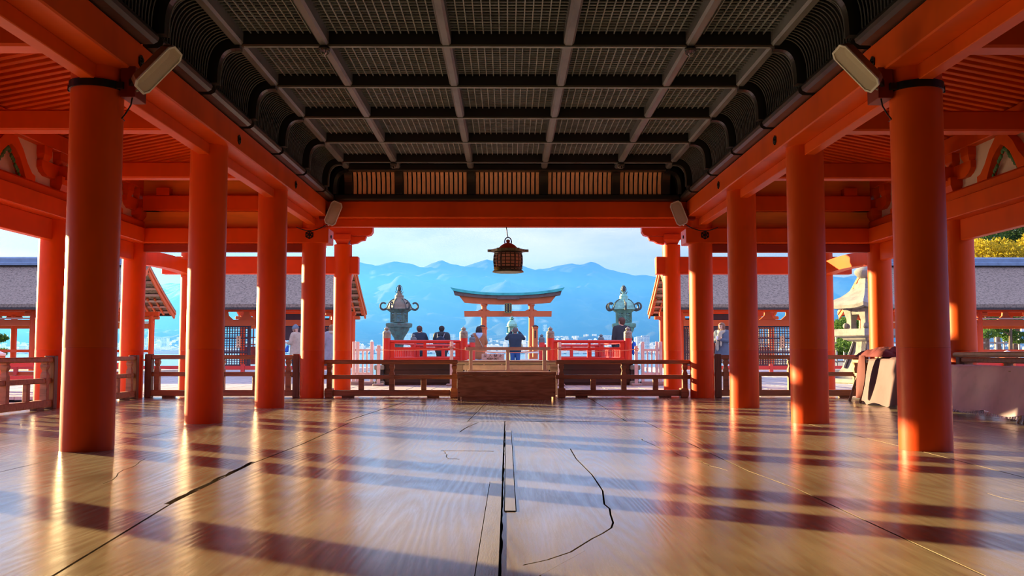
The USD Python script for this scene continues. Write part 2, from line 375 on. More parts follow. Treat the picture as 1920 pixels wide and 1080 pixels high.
holes.append(crack(jag((-2.6, 6.9), (-2.35, 5.6), 8, 0.02), 0.006))
tri = sg.Polygon([(0.115, 3.30), (0.30, 3.70), (0.62, 3.10), (0.5, 2.9), (0.1, 2.95)])
inlay1 = sg.Polygon([(-0.112, 2.4), (-0.031, 2.4), (-0.031, 5.655), (-0.100, 5.665)])
inlay2 = sg.Polygon([(-0.012, 4.62), (0.040, 4.62), (0.036, 9.33), (-0.012, 9.33)])
cuts = so.unary_union(holes + [g.buffer(w_, join_style=2) for g, w_ in ((tri, 0.007), (inlay1, 0.0045), (inlay2, 0.0045))])
def boards(js, y0, y1):
    for a, b in zip(js[:-1], js[1:]):
        poly = sg.Polygon(a + b[::-1]).buffer(-0.005, join_style=2)
        poly = poly.intersection(sg.box(-10, y0 + 0.005, 10, y1 - 0.005)).difference(cuts)
        geoms = [g for g in getattr(poly, "geoms", [poly]) if g.area > 1e-4]
        dz = rj.uniform(-0.0015, 0.0015)
        for g in [sg.MultiPolygon(geoms)]:
            obj("plank", MB().prism(g, 0.05, frame((0, 0, -0.05 + dz), (1, 0, 0), (0, 1, 0))), "floor_wood", floor)
boards(jA, -7, Y_END)
boards(jB, Y_END, 16.62)
for nm, g, dz in (("patch_board", tri, 0.003), ("inlay_strip", inlay1, 0.006), ("inlay_strip", inlay2, 0.004)):
    obj(nm, MB().prism(g, 0.05, frame((0, 0, -0.05 + dz), (1, 0, 0), (0, 1, 0))), "inlay_wood" if nm == "inlay_strip" else "floor_wood", floor)

# ------------------------------------------------------------------ pillars
def pillar_proto(name, label, loc, r, top, group, seam=0.80):
    t = thing(name, label, "pillar", loc, 0, group)
    prof = [(r, seam), (r, top)]
    obj("shaft", MB().lathe(prof, n=56), "vermilion", t, smooth=40)
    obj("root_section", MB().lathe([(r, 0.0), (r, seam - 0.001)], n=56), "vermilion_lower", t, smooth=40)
    return t
NTH = ["nearest", "second", "third", "fourth", "fifth"]
side_w = {-1: "left", 1: "right"}
inner = None
for sd in (-1, 1):
    for k in range(1, 5):
        lab = {1: f"nearest vermilion pillar of the inner {side_w[sd]} row, with a steel strap and floodlight", 4: f"fourth inner {side_w[sd]} vermilion pillar, at the far corner of the lattice ceiling"}.get(
            k, f"{NTH[k-1]} vermilion pillar of the inner {side_w[sd]} row, counted from the viewer")
        loc = (sd * A, row(k), 0)
        if inner is None:
            inner = pillar_proto("pillar", lab, loc, R, 3.03, "inner pillars of the hall")
        else:
            dup(inner, "pillar", lab, loc)
outer = None
for sd in (-1, 1):
    for k in (4, 3, 2, 1):
        lab = {4: f"round vermilion corner pillar of the outer {side_w[sd]} row, where the brown railing turns the corner",
               3: f"outer {side_w[sd]} vermilion pillar between the nearest inner pillar and the photo edge",
               2: f"round vermilion pillar of the outer {side_w[sd]} row just outside the photo", 1: f"round vermilion pillar of the outer {side_w[sd]} row beside the viewer, outside the photo"}[k]
        loc = (sd * XO, row(k), 0)
        if outer is None:
            outer = pillar_proto("pillar", lab, loc, R * 0.97, 2.61, "outer pillars of the hall")
        else:
            dup(outer, "pillar", lab, loc)
porch = None
for sd in (-1, 1):
    for X, lab in ((A, f"vermilion porch pillar beyond the {side_w[sd]} end of the front railing, bracket on top"),
                   (XO, f"slim vermilion porch pillar at the outer {side_w[sd]} corner, seen behind the inner pillars")):
        loc = (sd * X, Y5, 0)
        if porch is None:
            porch = pillar_proto("pillar", lab, loc, 0.178, 2.92, "porch pillars")
        else:
            dup(porch, "pillar", lab, loc)

# ------------------------------------------------------------------ main beams
Y0 = -7.0
def nail_cover(parent, c, nrm, r=0.055):
    m = MB(); T = np.eye(4); T[:3, :3] = rot_to(nrm); T[:3, 3] = c
    hexa = sg.Polygon([(r * math.cos(a), r * math.sin(a)) for a in np.arange(6) * math.pi / 3 + math.pi / 6])
    ringh = hexa
    for k in range(6):
        a = k * math.pi / 3
        ringh = ringh.difference(sg.Point(r * 0.52 * math.cos(a), r * 0.52 * math.sin(a)).buffer(r * 0.17, 6))
    m.prism(ringh, 0.012, T)
    T2 = T.copy(); m2 = trimesh.creation.icosphere(1, r * 0.27); m.mesh(m2, T @ trimesh.transformations.translation_matrix([0, 0, 0.012]))
    obj("nail_cover", m, "iron", parent)
for sd in (-1, 1):
    w = side_w[sd]
    b = thing("wall_plate_beam", f"deep vermilion beam on the inner {w} pillars, dotted with iron nail covers", "beam", kind=None)
    obj("timber", MB().box(*sorted((sd * 3.02, sd * 3.50)), Y0, 16.40, 3.03, 3.305, 0.012), "vermilion", b)
    for k in (1, 2, 3):
        nail_cover(b, (sd * 3.02, row(k) + 0.15, 3.15), (-sd, 0, 0))
    t = thing("tie_beam", f"narrow vermilion tie running under the {w} wall plate from pillar to pillar", "beam")
    obj("timber", MB().box(*sorted((sd * 3.24, sd * 3.355)), Y0, 16.2, 2.91, 3.03, 0.006), "vermilion", t)
b = thing("cross_beam", "wide vermilion beam spanning the far end above the hanging lantern", "beam")
obj("timber", MB().box(-3.02, 3.02, 15.86, 16.36, 3.03, 3.305, 0.01), "vermilion", b)
obj("lower_tie", MB().box(-3.24, 3.24, 16.06, 16.20, 2.90, 3.03, 0.006), "vermilion", b)

# ------------------------------------------------------------------ black coved lattice ceiling
ceiling = thing("ceiling", "black coved lattice ceiling of the hall", "ceiling", kind="structure")
ZR, ZL = 3.78, 3.895          # underside of the ribs, of the lattice
XR = [-2.65, -1.81, -0.605, 0.605, 1.81, 2.65]
YR = [9.21 + 1.4335 * k for k in range(-4, 5)]
YF = 15.46                    # far edge of the flat part
RW = 0.052
def chamfer_bar(p, q, w, h, c):
    """a rib: bottom corners bevelled"""
    prof = [(-w, 0.0 + c), (-w + c, 0.0), (w - c, 0.0), (w, c), (w, h), (-w, h)]
    d = np.array(q, float) - np.array(p, float); L = np.linalg.norm(d); d /= L
    x = np.cross(d, [0, 0, 1.0])
    m = MB(); m.prism(sg.Polygon(prof), L, frame(p, x, (0, 0, 1.0)) if np.dot(np.cross(x, [0, 0, 1.0]), d) > 0 else frame(q, x, (0, 0, 1.0)))
    return m
for i, x in enumerate(XR):
    for a, c in zip(YR[:-1] , YR[1:]):
        obj("rib", chamfer_bar((x, a + 0.035, ZR), (x, c - 0.035, ZR), RW, 0.17, 0.022), "rib_wood", ceiling)
    obj("rib", chamfer_bar((x, YR[-1] + 0.035, ZR), (x, YF + 0.1, ZR), RW, 0.17, 0.022), "rib_wood", ceiling)
for y in YR:
    obj("cross_rib", MB().box(-2.72, 2.72, y - 0.038, y + 0.038, ZR - 0.004, ZR + 0.17, 0.012), "black_lacquer", ceiling)
    obj("cross_rib_face", MB().box(-2.60, 2.60, y - 0.024, y + 0.024, ZR - 0.008, ZR - 0.003), "lattice_wood", ceiling)
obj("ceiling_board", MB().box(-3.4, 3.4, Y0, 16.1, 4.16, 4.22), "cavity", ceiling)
P = 0.0768
for i in range(5):
    for ya, yb in list(zip(YR[:-1], YR[1:])) + [(YR[-1], YF)]:
        x0, x1 = XR[i] + RW, XR[i + 1] - RW
        m = MB()
        nx = max(1, round((x1 - x0) / P)); ny = max(1, round((yb - ya - 0.076) / P))
        for k in range(1, nx):
            x = x0 + (x1 - x0) * k / nx
            m.box(x - 0.0055, x + 0.0055, ya + 0.03, yb - 0.03, ZL, ZL + 0.016)
        for k in range(1, ny):
            y = ya + 0.038 + (yb - ya - 0.076) * k / ny
            m.box(x0, x1, y - 0.005, y + 0.005, ZL + 0.006, ZL + 0.022)
        obj("lattice_panel", m, "lattice_wood", ceiling, kind="stuff")
# cove: quarter curves from the wall plate up to the flat part
XB, ZB = 2.93, 3.40           # foot of the curve
def cove(t, off=0.0):
    """point on the cove (distance from the middle, height), t 0 at the foot, 1 at the flat part; off = towards the room"""
    a = t * math.pi / 2
    cx, cz, rx, rz = 2.63, ZB, XB - 2.63, 0.43
    s = 0.72
    ca, sa_ = math.cos(a), math.sin(a)
    ex = cx + rx * abs(ca) ** s; ez = cz + rz * abs(sa_) ** s
    nx, nz = -ca, -sa_
    n = math.hypot(nx, nz)
    return ex + off * nx / n, ez + off * nz / n
TT = np.linspace(0, 1, 12)
def cove_band(sd, y0, y1, off0, off1):
    m = MB(); pts = []
    outer_ = [cove(t, off0) for t in TT]; inner_ = [cove(t, off1) for t in TT]
    poly = sg.Polygon(outer_ + inner_[::-1]).buffer(0)
    m.prism(poly, y1 - y0, frame((0, y0, 0) if sd < 0 else (0, y1, 0), (sd, 0, 0), (0, 0, 1.0)))
    return m
for sd in (-1, 1):
    for a, c in zip([Y0] + YR, YR + [15.95]):
        if c <= Y0:
            continue
        # half-round rail at the foot of each bay
        prof = sg.Polygon([(3.06, 3.307), (2.93, 3.31), (2.895, 3.33), (2.885, 3.36), (2.895, 3.385), (2.93, 3.43), (3.06, 3.43)])
        L = c - a - 0.10
        if L > 0.2:
            obj("cove_rail", MB().prism(prof, L, frame((0, a + 0.05 if sd < 0 else c - 0.05, 0), (sd, 0, 0), (0, 0, 1.0))), "cove_black", ceiling)
    for y in YR:
        obj("cove_rib", cove_band(sd, y - 0.05, y + 0.05, -0.05, 0.085), "black_lacquer", ceiling)
        m = MB(); m.tube([(sd * cove(t, 0.085)[0], y + 0.052, cove(t, 0.085)[1]) for t in TT], 0.008, 6)
        obj("cove_rib_edge", m, "rib_wood", ceiling)
    for a, c in zip(YR, YR[1:] + [YF]):
        n = round((c - a - 0.1) / 0.068)
        for k in range(1, n):
            y = a + 0.05 + (c - a - 0.1) * k / n
            if y < 5.0:
                continue
            obj("cove_bar", MB().tube([(sd * cove(t)[0], y, cove(t)[1]) for t in TT], 0.007, 5), "rib_wood", ceiling)
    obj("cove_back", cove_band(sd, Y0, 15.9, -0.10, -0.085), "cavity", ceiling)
# the far end of the cove: upright slats curved the same way, bare wood
def ycove(t, off=0.0):
    x, z = cove(t, off)
    return 15.77 - (XB - x), z            # depth
obj("cove_rail", MB().box(-2.9, 2.9, 15.72, 15.95, 3.305, 3.405, 0.02), "black_lacquer", ceiling)
obj("cove_top_rail", MB().box(-2.62, 2.62, 15.43, 15.60, 3.745, 3.86, 0.015), "black_lacquer", ceiling)
for x in XR:
    poly = sg.Polygon([ycove(t, -0.05) for t in TT] + [ycove(t, 0.075) for t in TT][::-1]).buffer(0)
    obj("cove_rib", MB().prism(poly, 0.13, frame((x - 0.065, 0, 0), (0, 1, 0), (0, 0, 1.0))), "black_lacquer", ceiling)
for i in range(5):
    x0, x1 = XR[i] + 0.065, XR[i + 1] - 0.065
    n = round((x1 - x0) / 0.0795)
    for k in range(n):
        x = x0 + (x1 - x0) * (k + 0.5) / n
        poly = sg.Polygon([ycove(t, -0.012) for t in TT] + [ycove(t, 0.014) for t in TT][::-1]).buffer(0)
        obj("cove_slat", MB().prism(poly, 0.055, frame((x - 0.0275, 0, 0), (0, 1, 0), (0, 0, 1.0))), "slat_wood", ceiling)
poly = sg.Polygon([ycove(t, -0.10) for t in TT] + [ycove(t, -0.085) for t in TT][::-1]).buffer(0)
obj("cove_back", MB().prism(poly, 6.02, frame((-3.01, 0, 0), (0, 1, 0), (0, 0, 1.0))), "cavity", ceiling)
for sd in (-1, 1):      # corner piece where the two coves meet
    m = MB(); pts = [(sd * (cove(t, 0.03)[0]), 15.77 - (XB - cove(t, 0.03)[0]), cove(t, 0.03)[1]) for t in TT]
    m.tube(pts, 0.075, 8)
    obj("corner_rib", m, "black_lacquer", ceiling, smooth=40)

# ------------------------------------------------------------------ aisles: roofs, ties, outer beams, brackets
SL = 0.20
def raft_z(x): return 3.80 + SL * (XO - abs(x))
for sd in (-1, 1):
    w = side_w[sd]
    ar = thing("aisle_roof", f"sloping vermilion rafters and boards over the {w} aisle", "roof")
    n = 0
    for k in range(int((17.6 - 2.0) / 0.175)):
        y = 2.0 + k * 0.175
        x0, x1 = 3.05, 8.3
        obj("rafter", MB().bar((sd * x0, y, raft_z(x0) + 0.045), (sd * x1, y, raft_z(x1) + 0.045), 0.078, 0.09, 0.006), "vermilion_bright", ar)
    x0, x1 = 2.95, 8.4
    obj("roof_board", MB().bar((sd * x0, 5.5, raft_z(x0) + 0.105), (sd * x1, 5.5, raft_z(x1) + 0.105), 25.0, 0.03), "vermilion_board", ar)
    obj("eave_board", MB().box(*sorted((sd * 8.28, sd * 8.42)), -4, 18.0, raft_z(8.3) + 0.02, raft_z(8.3) + 0.16), "vermilion_far", ar)
    obj("roof_bark", MB().bar((sd * 2.9, 5.5, raft_z(2.9) + 0.42), (sd * 8.5, 5.5, raft_z(8.5) + 0.22), 25.2, 0.18), "thatch", ar)
    for k in (1, 2, 3):
        b = thing("cross_tie", f"{NTH[k-1]} vermilion cross tie between the inner and outer {w} rows, below the rafters", "beam")
        obj("timber", MB().box(*sorted((sd * 3.36, sd * 5.73)), row(k) - 0.11, row(k) + 0.11, 3.20, 3.43, 0.02), "vermilion", b)
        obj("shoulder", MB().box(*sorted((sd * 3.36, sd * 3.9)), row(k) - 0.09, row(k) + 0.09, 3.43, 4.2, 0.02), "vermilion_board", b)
    ob = thing("outer_beam", f"vermilion beam along the tops of the outer {w} pillars, below the white plaster panels", "beam")
    obj("timber", MB().box(*sorted((sd * 6.11, sd * 6.60)), 1.5, 16.45, 2.61, 2.86, 0.012), "vermilion", ob)
    obj("lower_tie", MB().box(*sorted((sd * 6.30, sd * 6.42)), 1.5, 16.16, 2.32, 2.61, 0.008), "vermilion", ob)
    obj("sill", MB().box(*sorted((sd * 6.22, sd * 6.50)), 1.5, 16.42, 2.86, 3.02, 0.03), "vermilion", ob)
    up_ = thing("upper_plate", f"upper vermilion plate on the outer {w} brackets, carrying the rafters", "beam")
    obj("timber", MB().box(*sorted((sd * 6.25, sd * 6.47)), 1.5, 17.6, 3.56, 3.80, 0.012), "vermilion", up_)
    obj("inner_arm", MB().box(*sorted((sd * 5.75, sd * 6.25)), 1.5, 16.0, 3.46, 3.56, 0.02), "vermilion_board", ob) if False else None
    for k in (1, 2, 3):       # plaster panels and frog-leg struts
        y0, y1 = row(k) + 0.1, row(k + 1) - 0.1
        ym = (row(k) + row(k + 1)) / 2
        pn = thing("plaster_panel", f"whitish plaster panel above the outer {w} beam, {['beside the viewer', 'at the photo edge', 'next to the corner bracket'][k-1]}", "wall panel")
        obj("plaster_face", MB().box(*sorted((sd * 6.36, sd * 6.40)), y0, y1, 3.02, 3.57), "plaster", pn)
        fs = thing("frog_leg_strut", f"frog-leg strut with green leaf carving in the {w} outer wall, {['beside the viewer', 'at the photo edge', 'in the far bay'][k-1]}", "strut")
        hw, hh = 0.62, 0.50
        outl = [(-hw, 0), (-hw, 0.07), (-hw * 0.86, 0.09), (-hw * 0.66, 0.20), (-hw * 0.46, 0.36), (-0.20, hh - 0.07), (-0.12, hh), (0.12, hh), (0.20, hh - 0.07), (hw * 0.46, 0.36), (hw * 0.66, 0.20), (hw * 0.86, 0.09), (hw, 0.07), (hw, 0)]
        hole = [(-hw * 0.60, 0.0), (-hw * 0.50, 0.10), (-hw * 0.34, 0.24), (-0.09, hh - 0.17), (0, hh - 0.13), (0.09, hh - 0.17), (hw * 0.34, 0.24), (hw * 0.50, 0.10), (hw * 0.60, 0.0)]
        poly = sg.Polygon(outl).difference(sg.Polygon(hole))
        obj("leg_frame", MB().prism(poly, 0.12, frame((sd * 6.36 - (0 if sd < 0 else 0.12), ym, 3.02), (0, 1, 0), (0, 0, 1.0))), "vermilion", fs)
        m = MB(); rl = random.Random(k + sd)
        for q in range(18):
            u = -0.30 + 0.6 * q / 17
            zz = 3.02 + (hh - 0.165) - abs(u) * 1.0
            m.sphere((sd * 6.29, ym + u * 0.98, zz + 0.012 * math.sin(q * 2.1)), (0.018, 0.026, 0.034), 1)
        obj("leaf_carving", m, "leaf_carving", fs)
    for k in (2, 3, 4):
        br = thing("bracket_complex", f"stacked vermilion bracket on top of the outer {w} pillar, {['just outside the photo', 'between two plaster panels', 'at the far corner'][k-2]}", "bracket", (sd * XO, row(k), 0))
        T = frame((-0.10, 0, 0), (0, 1, 0), (0, 0, 1.0))
        def masu(cx, cy, z, wd, h):
            wb = wd * 0.72
            m = MB(); v = []
            for zz, ww in ((z, wb), (z + h * 0.4, wd), (z + h, wd)):
                v += [(cx - ww / 2, cy - ww / 2, zz), (cx + ww / 2, cy - ww / 2, zz), (cx + ww / 2, cy + ww / 2, zz), (cx - ww / 2, cy + ww / 2, zz)]
            f = [[0, 3, 2, 1], [8, 9, 10, 11]]
            for l in (0, 4):
                for q in range(4):
                    f.append([l + q, l + (q + 1) % 4, l + 4 + (q + 1) % 4, l + 4 + q])
            return m.add(v, f)
        obj("bearing_block", masu(0, 0, 3.02, 0.34, 0.19), "vermilion", br)
        arm = sg.Polygon([(-0.56, 0.20), (-0.56, 0.10), (-0.50, 0.04), (-0.40, 0.0), (0.40, 0.0), (0.50, 0.04), (0.56, 0.10), (0.56, 0.20)])
        obj("bracket_arm", MB().prism(arm, 0.15, frame((-0.075, 0, 3.17), (0, 1, 0), (0, 0, 1.0))), "vermilion", br)
        arm2 = sg.Polygon([(-0.62, 0.20), (-0.62, 0.10), (-0.55, 0.03), (-0.42, 0.0), (0.42, 0.0), (0.55, 0.03), (0.62, 0.10), (0.62, 0.20)])
        obj("nose_arm", MB().prism(arm2, 0.15, frame((0, 0.075, 3.17), (1, 0, 0), (0, 0, 1.0))), "vermilion", br)
        for yy in (-0.46, 0, 0.46):
            obj("small_block", masu(0, yy, 3.37, 0.22, 0.19), "vermilion", br)
        obj("small_block", masu(-sd * 0.50, 0, 3.37, 0.22, 0.19), "vermilion", br)
    ft = thing("front_tie", f"vermilion tie beam across the front of the {w} aisle, iron nail cover near its nose", "beam")
    obj("timber", MB().box(*sorted((sd * 3.02, sd * 6.12)), 15.94, 16.42, 2.61, 2.865, 0.012), "vermilion", ft)
    obj("lower_tie", MB().box(*sorted((sd * 3.3, sd * 6.3)), 16.08, 16.20, 2.47, 2.61, 0.008), "vermilion_board", ft)
    nail_cover(ft, (sd * 3.34, 15.94, 2.745), (0, -1, 0), 0.075)
    nail_cover(ft, (sd * 3.02, 16.18, 2.74), (-sd, 0, 0), 0.03)
    wf = thing("wall_front", f"ochre board wall above the front tie of the {w} aisle", "wall", kind="structure")
    obj("wall_board", MB().box(*sorted((sd * 3.5, sd * 6.25)), 16.20, 16.25, 2.86, 3.20), "ochre_board", wf)
    obj("wall_board", MB().box(*sorted((sd * 3.5, sd * 6.25)), 16.20, 16.25, 3.42, 4.2), "ochre_board", wf)
    obj("wall_beam", MB().box(*sorted((sd * 3.36, sd * 6.2)), 16.02, 16.32, 3.17, 3.43, 0.012), "vermilion", wf)
    # porch: curved tie to the outer porch pillar, beam across the porch front
    eb = thing("porch_tie", f"gently bowed vermilion tie from the {w} corner pillar out to the porch pillar", "beam")
    ys = np.linspace(Y4 + 0.12, Y5 - 0.1, 13)
    m = MB()
    for a_, c_ in zip(ys[:-1], ys[1:]):
        ha = lambda y: 2.26 + 0.03 * (y - Y4) / S + 0.05 * math.sin((y - Y4) / S * math.pi)
        z0a, z0c = ha(a_), ha(c_)
        m.add([(sd * XO + dx, yy, z) for yy, zz in ((a_, z0a), (c_, z0c)) for z in (zz, zz + 0.25) for dx in (-0.1, 0.1)],
              [[0, 1, 5, 4], [2, 6, 7, 3], [0, 4, 6, 2], [1, 3, 7, 5], [0, 2, 3, 1], [4, 5, 7, 6]])
    obj("timber", m, "vermilion", eb)
    pb = thing("porch_beam", f"vermilion beam across the {w} porch pillars, its plain nose past the inner pillar", "beam")
    obj("timber", MB().box(*sorted((sd * 2.98, sd * 6.9)), Y5 - 0.10, Y5 + 0.10, 2.33, 2.68, 0.012), "vermilion_far", pb)
    cp = thing("porch_bracket", f"vermilion bracket block and boat arm on the inner {w} porch pillar", "bracket", (sd * A, Y5, 0))
    obj("bearing_block", MB().lathe([(0.15, 2.92), (0.20, 3.0), (0.24, 3.02), (0.24, 3.12)], n=4, phase=math.pi / 4), "vermilion_far", cp)
    arm = sg.Polygon([(-0.60, 0.24), (-0.60, 0.08), (-0.56, 0.02), (-0.50, 0.0), (0.50, 0.0), (0.56, 0.02), (0.60, 0.08), (0.60, 0.24)])
    obj("boat_arm", MB().prism(arm, 0.2, frame((0, 0.10, 3.10), (1, 0, 0), (0, 0, 1.0))), "vermilion_far", cp)
    nose = sg.Polygon([(0.15, 0.14), (0.15, -0.02), (0.28, 0.0), (0.36, 0.05), (0.44, 0.06), (0.47, 0.14)])
    obj("carved_nose", MB().prism(nose, 0.14, frame((0, 0.07, 2.95), (1, 0, 0), (0, 0, 1.0)) if sd < 0 else frame((0, -0.07, 2.95), (-1, 0, 0), (0, 0, 1.0))), "vermilion_far", cp)
wb = thing("wall_back", "dark plank wall with closed doors at the back of the hall, behind the viewer", "wall", kind="structure")
for k in range(44):
    x0 = -8.3 + 16.6 * k / 44
    obj("wall_board", MB().box(x0 + 0.004, x0 + 16.6 / 44 - 0.004, -7.16, -7.06, 0.0, 4.4), "rail_wood_dark", wb)
obj("wall_board", MB().box(-8.3, 8.3, -7.22, -7.165, 0.0, 4.4), "cavity", wb)
for sd in (-1, 1):
    ws = thing("wall_left" if sd < 0 else "wall_right", f"plank wall closing the {side_w[sd]} side of the hall behind the viewer", "wall", kind="structure")
    for k in range(24):
        y0 = -7.0 + 12.4 * k / 24
        obj("wall_board", MB().box(*sorted((sd * 6.66, sd * 6.74)), y0 + 0.004, y0 + 12.4 / 24 - 0.004, 0.0, 4.0), "rail_wood_dark", ws)
wf = thing("wall_front", "dark boards closing the gap above the cross beam behind the coved slats", "wall", kind="structure")
obj("wall_board", MB().box(-3.5, 3.5, 16.18, 16.24, 3.31, 4.66), "cavity", wf)
mr_ = thing("main_roof", "bark-clad main roof over the lattice ceiling, hidden from inside the hall", "roof")
obj("roof_board", MB().box(-3.2, 3.2, -7.1, 16.5, 4.62, 4.70), "cavity", mr_)
obj("roof_bark", MB().box(-3.4, 3.4, -7.2, 16.7, 4.71, 4.95, 0.03), "thatch", mr_)
pr = thing("porch_roof", "bark roof over the porch beyond the front pillars", "roof")
obj("purlin", MB().box(-3.9, 3.9, Y5 - 0.11, Y5 + 0.11, 3.34, 3.56, 0.01), "vermilion_far", pr)
for xa, xb, ze in ((-3.95, 3.95, 3.66), (-8.5, -3.95, 3.10), (3.95, 8.5, 3.10)):
    xm = (xa + xb) / 2
    obj("roof_board", MB().bar((xm, 16.45, 4.26), (xm, 20.6, ze), xb - xa, 0.05), "vermilion_board", pr)
    obj("eave_board", MB().box(xa, xb, 20.55, 20.65, ze - 0.06, ze + 0.10), "vermilion_far", pr)
    n = int((xb - xa) / 0.34)
    for k in range(n):
        x = xa + (k + 0.5) * (xb - xa) / n
        obj("rafter", MB().bar((x, 16.5, 4.20), (x, 20.4, ze - 0.03), 0.075, 0.08), "vermilion", pr)
# ------------------------------------------------------------------ far: sea, mountains, haze
sea = obj("sea", MB().box(-9000, 9000, 15, 9000, -3.6, -3.0), "sea_water")
tag(sea, "pale rippled sea between the shrine and the far shore", "sea", kind="structure")
RIDGE = [(0, 535), (150, 535), (300, 533), (345, 530), (420, 520), (560, 505), (660, 491), (675, 492), (703, 495), (723, 492), (745, 491), (765, 492), (793, 500), (810, 495), (827, 487), (847, 495), (870, 501), (887, 495), (913, 486), (927, 488),
         (977, 498), (1003, 505), (1050, 497), (1073, 493), (1087, 495), (1110, 491), (1133, 500), (1160, 508), (1187, 515), (1227, 517), (1300, 520), (1450, 524), (1558, 516), (1580, 521), (1600, 515), (1700, 505), (1800, 500), (1920, 510)]
YS, YRG, YBK = 2500.0, 6800.0, 8600.0
rx = np.array([at_y(u, v, YRG)[0] for u, v in RIDGE]); rz = np.array([at_y(u, v, YRG)[2] for u, v in RIDGE])
def ground_h(x, y):
    x, y = np.asarray(x, float), np.asarray(y, float)
    xr = x * YRG / np.maximum(y, 1)          # follow the valleys outwards
    rg = np.interp(xr * 0.5 + x * 0.5, rx, rz)
    t = np.clip((y - YS) / (YRG - YS), 0, 1)
    base = rg * (0.06 * np.clip(t / 0.25, 0, 1) + 0.94 * np.clip((t - 0.2) / 0.8, 0, 1) ** 1.5)
    p = np.stack([x / 900, y / 1500, np.zeros_like(x)], -1)
    nz = meshkit.fbm(p, 5, 4) - 0.5
    spur = np.abs(meshkit.fbm(p * np.array([1.7, 0.7, 1]), 4, 9) - 0.5) * 2
    amp = np.clip((t - 0.12) / 0.3, 0, 1) * (1 - np.clip((t - 0.86) / 0.14, 0, 1))
    p2 = np.stack([x / 330, y / 420, np.zeros_like(x)], -1)
    rug = np.abs(meshkit.fbm(p2, 4, 21) - 0.5) * 2
    h = base + amp * (nz * 230 - (0.25 - spur) * 170 - (0.3 - rug) * 110 - 25)
    h = np.minimum(h, np.maximum(base * 1.0 + 25, (rg - 15) * y / YRG * 0.97) * np.where(t < 1, 1, 1))
    back = np.clip((y - YRG) / (YBK - YRG), 0, 1)
    h = np.where(y > YRG, rg * (1 - 0.5 * back), h)
    fine = (meshkit.fbm(np.stack([x / 90, y / 120, np.zeros_like(x)], -1), 3, 2) - 0.5) * 34 * np.clip(t * 3, 0, 1)
    return np.where(y <= YS + 1, -4.0, np.maximum(h, 0) + fine - 2.5)
gx = np.linspace(-5600, 5600, 420)
gy = np.concatenate([np.linspace(YS, 3600, 40), np.linspace(3640, YRG, 130), np.linspace(YRG + 150, YBK, 10)])
GX, GY = np.meshgrid(gx, gy)
GXs = GX * (0.55 + 0.45 * GY / YRG)
GZ = ground_h(GXs, GY)
nxg, nyg = len(gx), len(gy)
i, j = np.meshgrid(np.arange(nyg - 1), np.arange(nxg - 1), indexing="ij")
q = np.stack([i * nxg + j, i * nxg + j + 1, (i + 1) * nxg + j + 1, (i + 1) * nxg + j], -1).reshape(-1, 4)
V = np.stack([GXs, GY, GZ], -1).reshape(-1, 3)
bare = np.zeros(len(V))
u_ = 951.3 + F_PX * V[:, 0] / V[:, 1]; v_ = 661.5 - F_PX * (V[:, 2] - EYE) / V[:, 1]
for cu, cv, su, sv, th in ((962, 578, 16, 10, .45), (985, 600, 45, 7, .5), (925, 600, 22, 4, .5), (820, 520, 3, 14, .55), (700, 515, 3, 10, .55), (1060, 500, 3, 10, .55), (1040, 522, 4, 6, .5), (790, 583, 4, 8, .6), (722, 600, 3, 12, .6), (770, 640, 30, 8, .62)):
    d = ((u_ - cu) / su) ** 2 + ((v_ - cv) / sv) ** 2
    nn = meshkit.fbm(np.stack([u_ / 9, v_ / 9, np.zeros_like(u_)], -1), 3, 5)
    bare = np.maximum(bare, 0.30 * np.clip((1.2 - d) * 2, 0, 1) * np.clip((nn - th) * 8 + 0.2, 0, 1) * (GY.ravel() > 3600))
mt = usdkit.mesh(stage, "/World/mountains", (V, np.vstack([q[:, [0, 1, 2]], q[:, [0, 2, 3]]])), "/World/Looks/mountain_forest", smooth=True)
UsdGeom.PrimvarsAPI(mt).CreatePrimvar("bare", Sdf.ValueTypeNames.FloatArray, "vertex").Set([float(b) for b in bare])
tag(mt, "hazy blue wooded mountain range across the strait", "mountains", kind="structure")
hz = obj("haze", MB().prism(sg.Polygon([(-260, 260), (260, 260), (6600, 8900), (-6600, 8900)]), 455.0, frame((0, 0, -2.9), (1, 0, 0), (0, 1, 0))), "haze_air")
tag(hz, "blue daylight haze lying over the strait and the far mountains", "haze", kind="stuff")
# ------------------------------------------------------------------ brown railings
def baluster(m, x, y, z0, z1, w, d):
    """square post with a waisted neck near its top; w across, d deep"""
    h = z1 - z0
    prof = [(0.5, 0), (0.5, h - 0.20), (0.5, h - 0.165), (0.34, h - 0.125), (0.34, h - 0.105), (0.52, h - 0.06), (0.52, h - 0.035), (0.42, h - 0.02), (0.5, h)]
    v, f = [], []
    for s_, zz in prof:
        v += [(x - w * s_, y - d * s_, z0 + zz), (x + w * s_, y - d * s_, z0 + zz), (x + w * s_, y + d * s_, z0 + zz), (x - w * s_, y + d * s_, z0 + zz)]
    for l in range(len(prof) - 1):
        for q_ in range(4):
            f.append([l * 4 + q_, l * 4 + (q_ + 1) % 4, l * 4 + 4 + (q_ + 1) % 4, l * 4 + 4 + q_])
    f += [[0, 3, 2, 1], [len(v) - 4, len(v) - 3, len(v) - 2, len(v) - 1]]
    m.add(v, f)

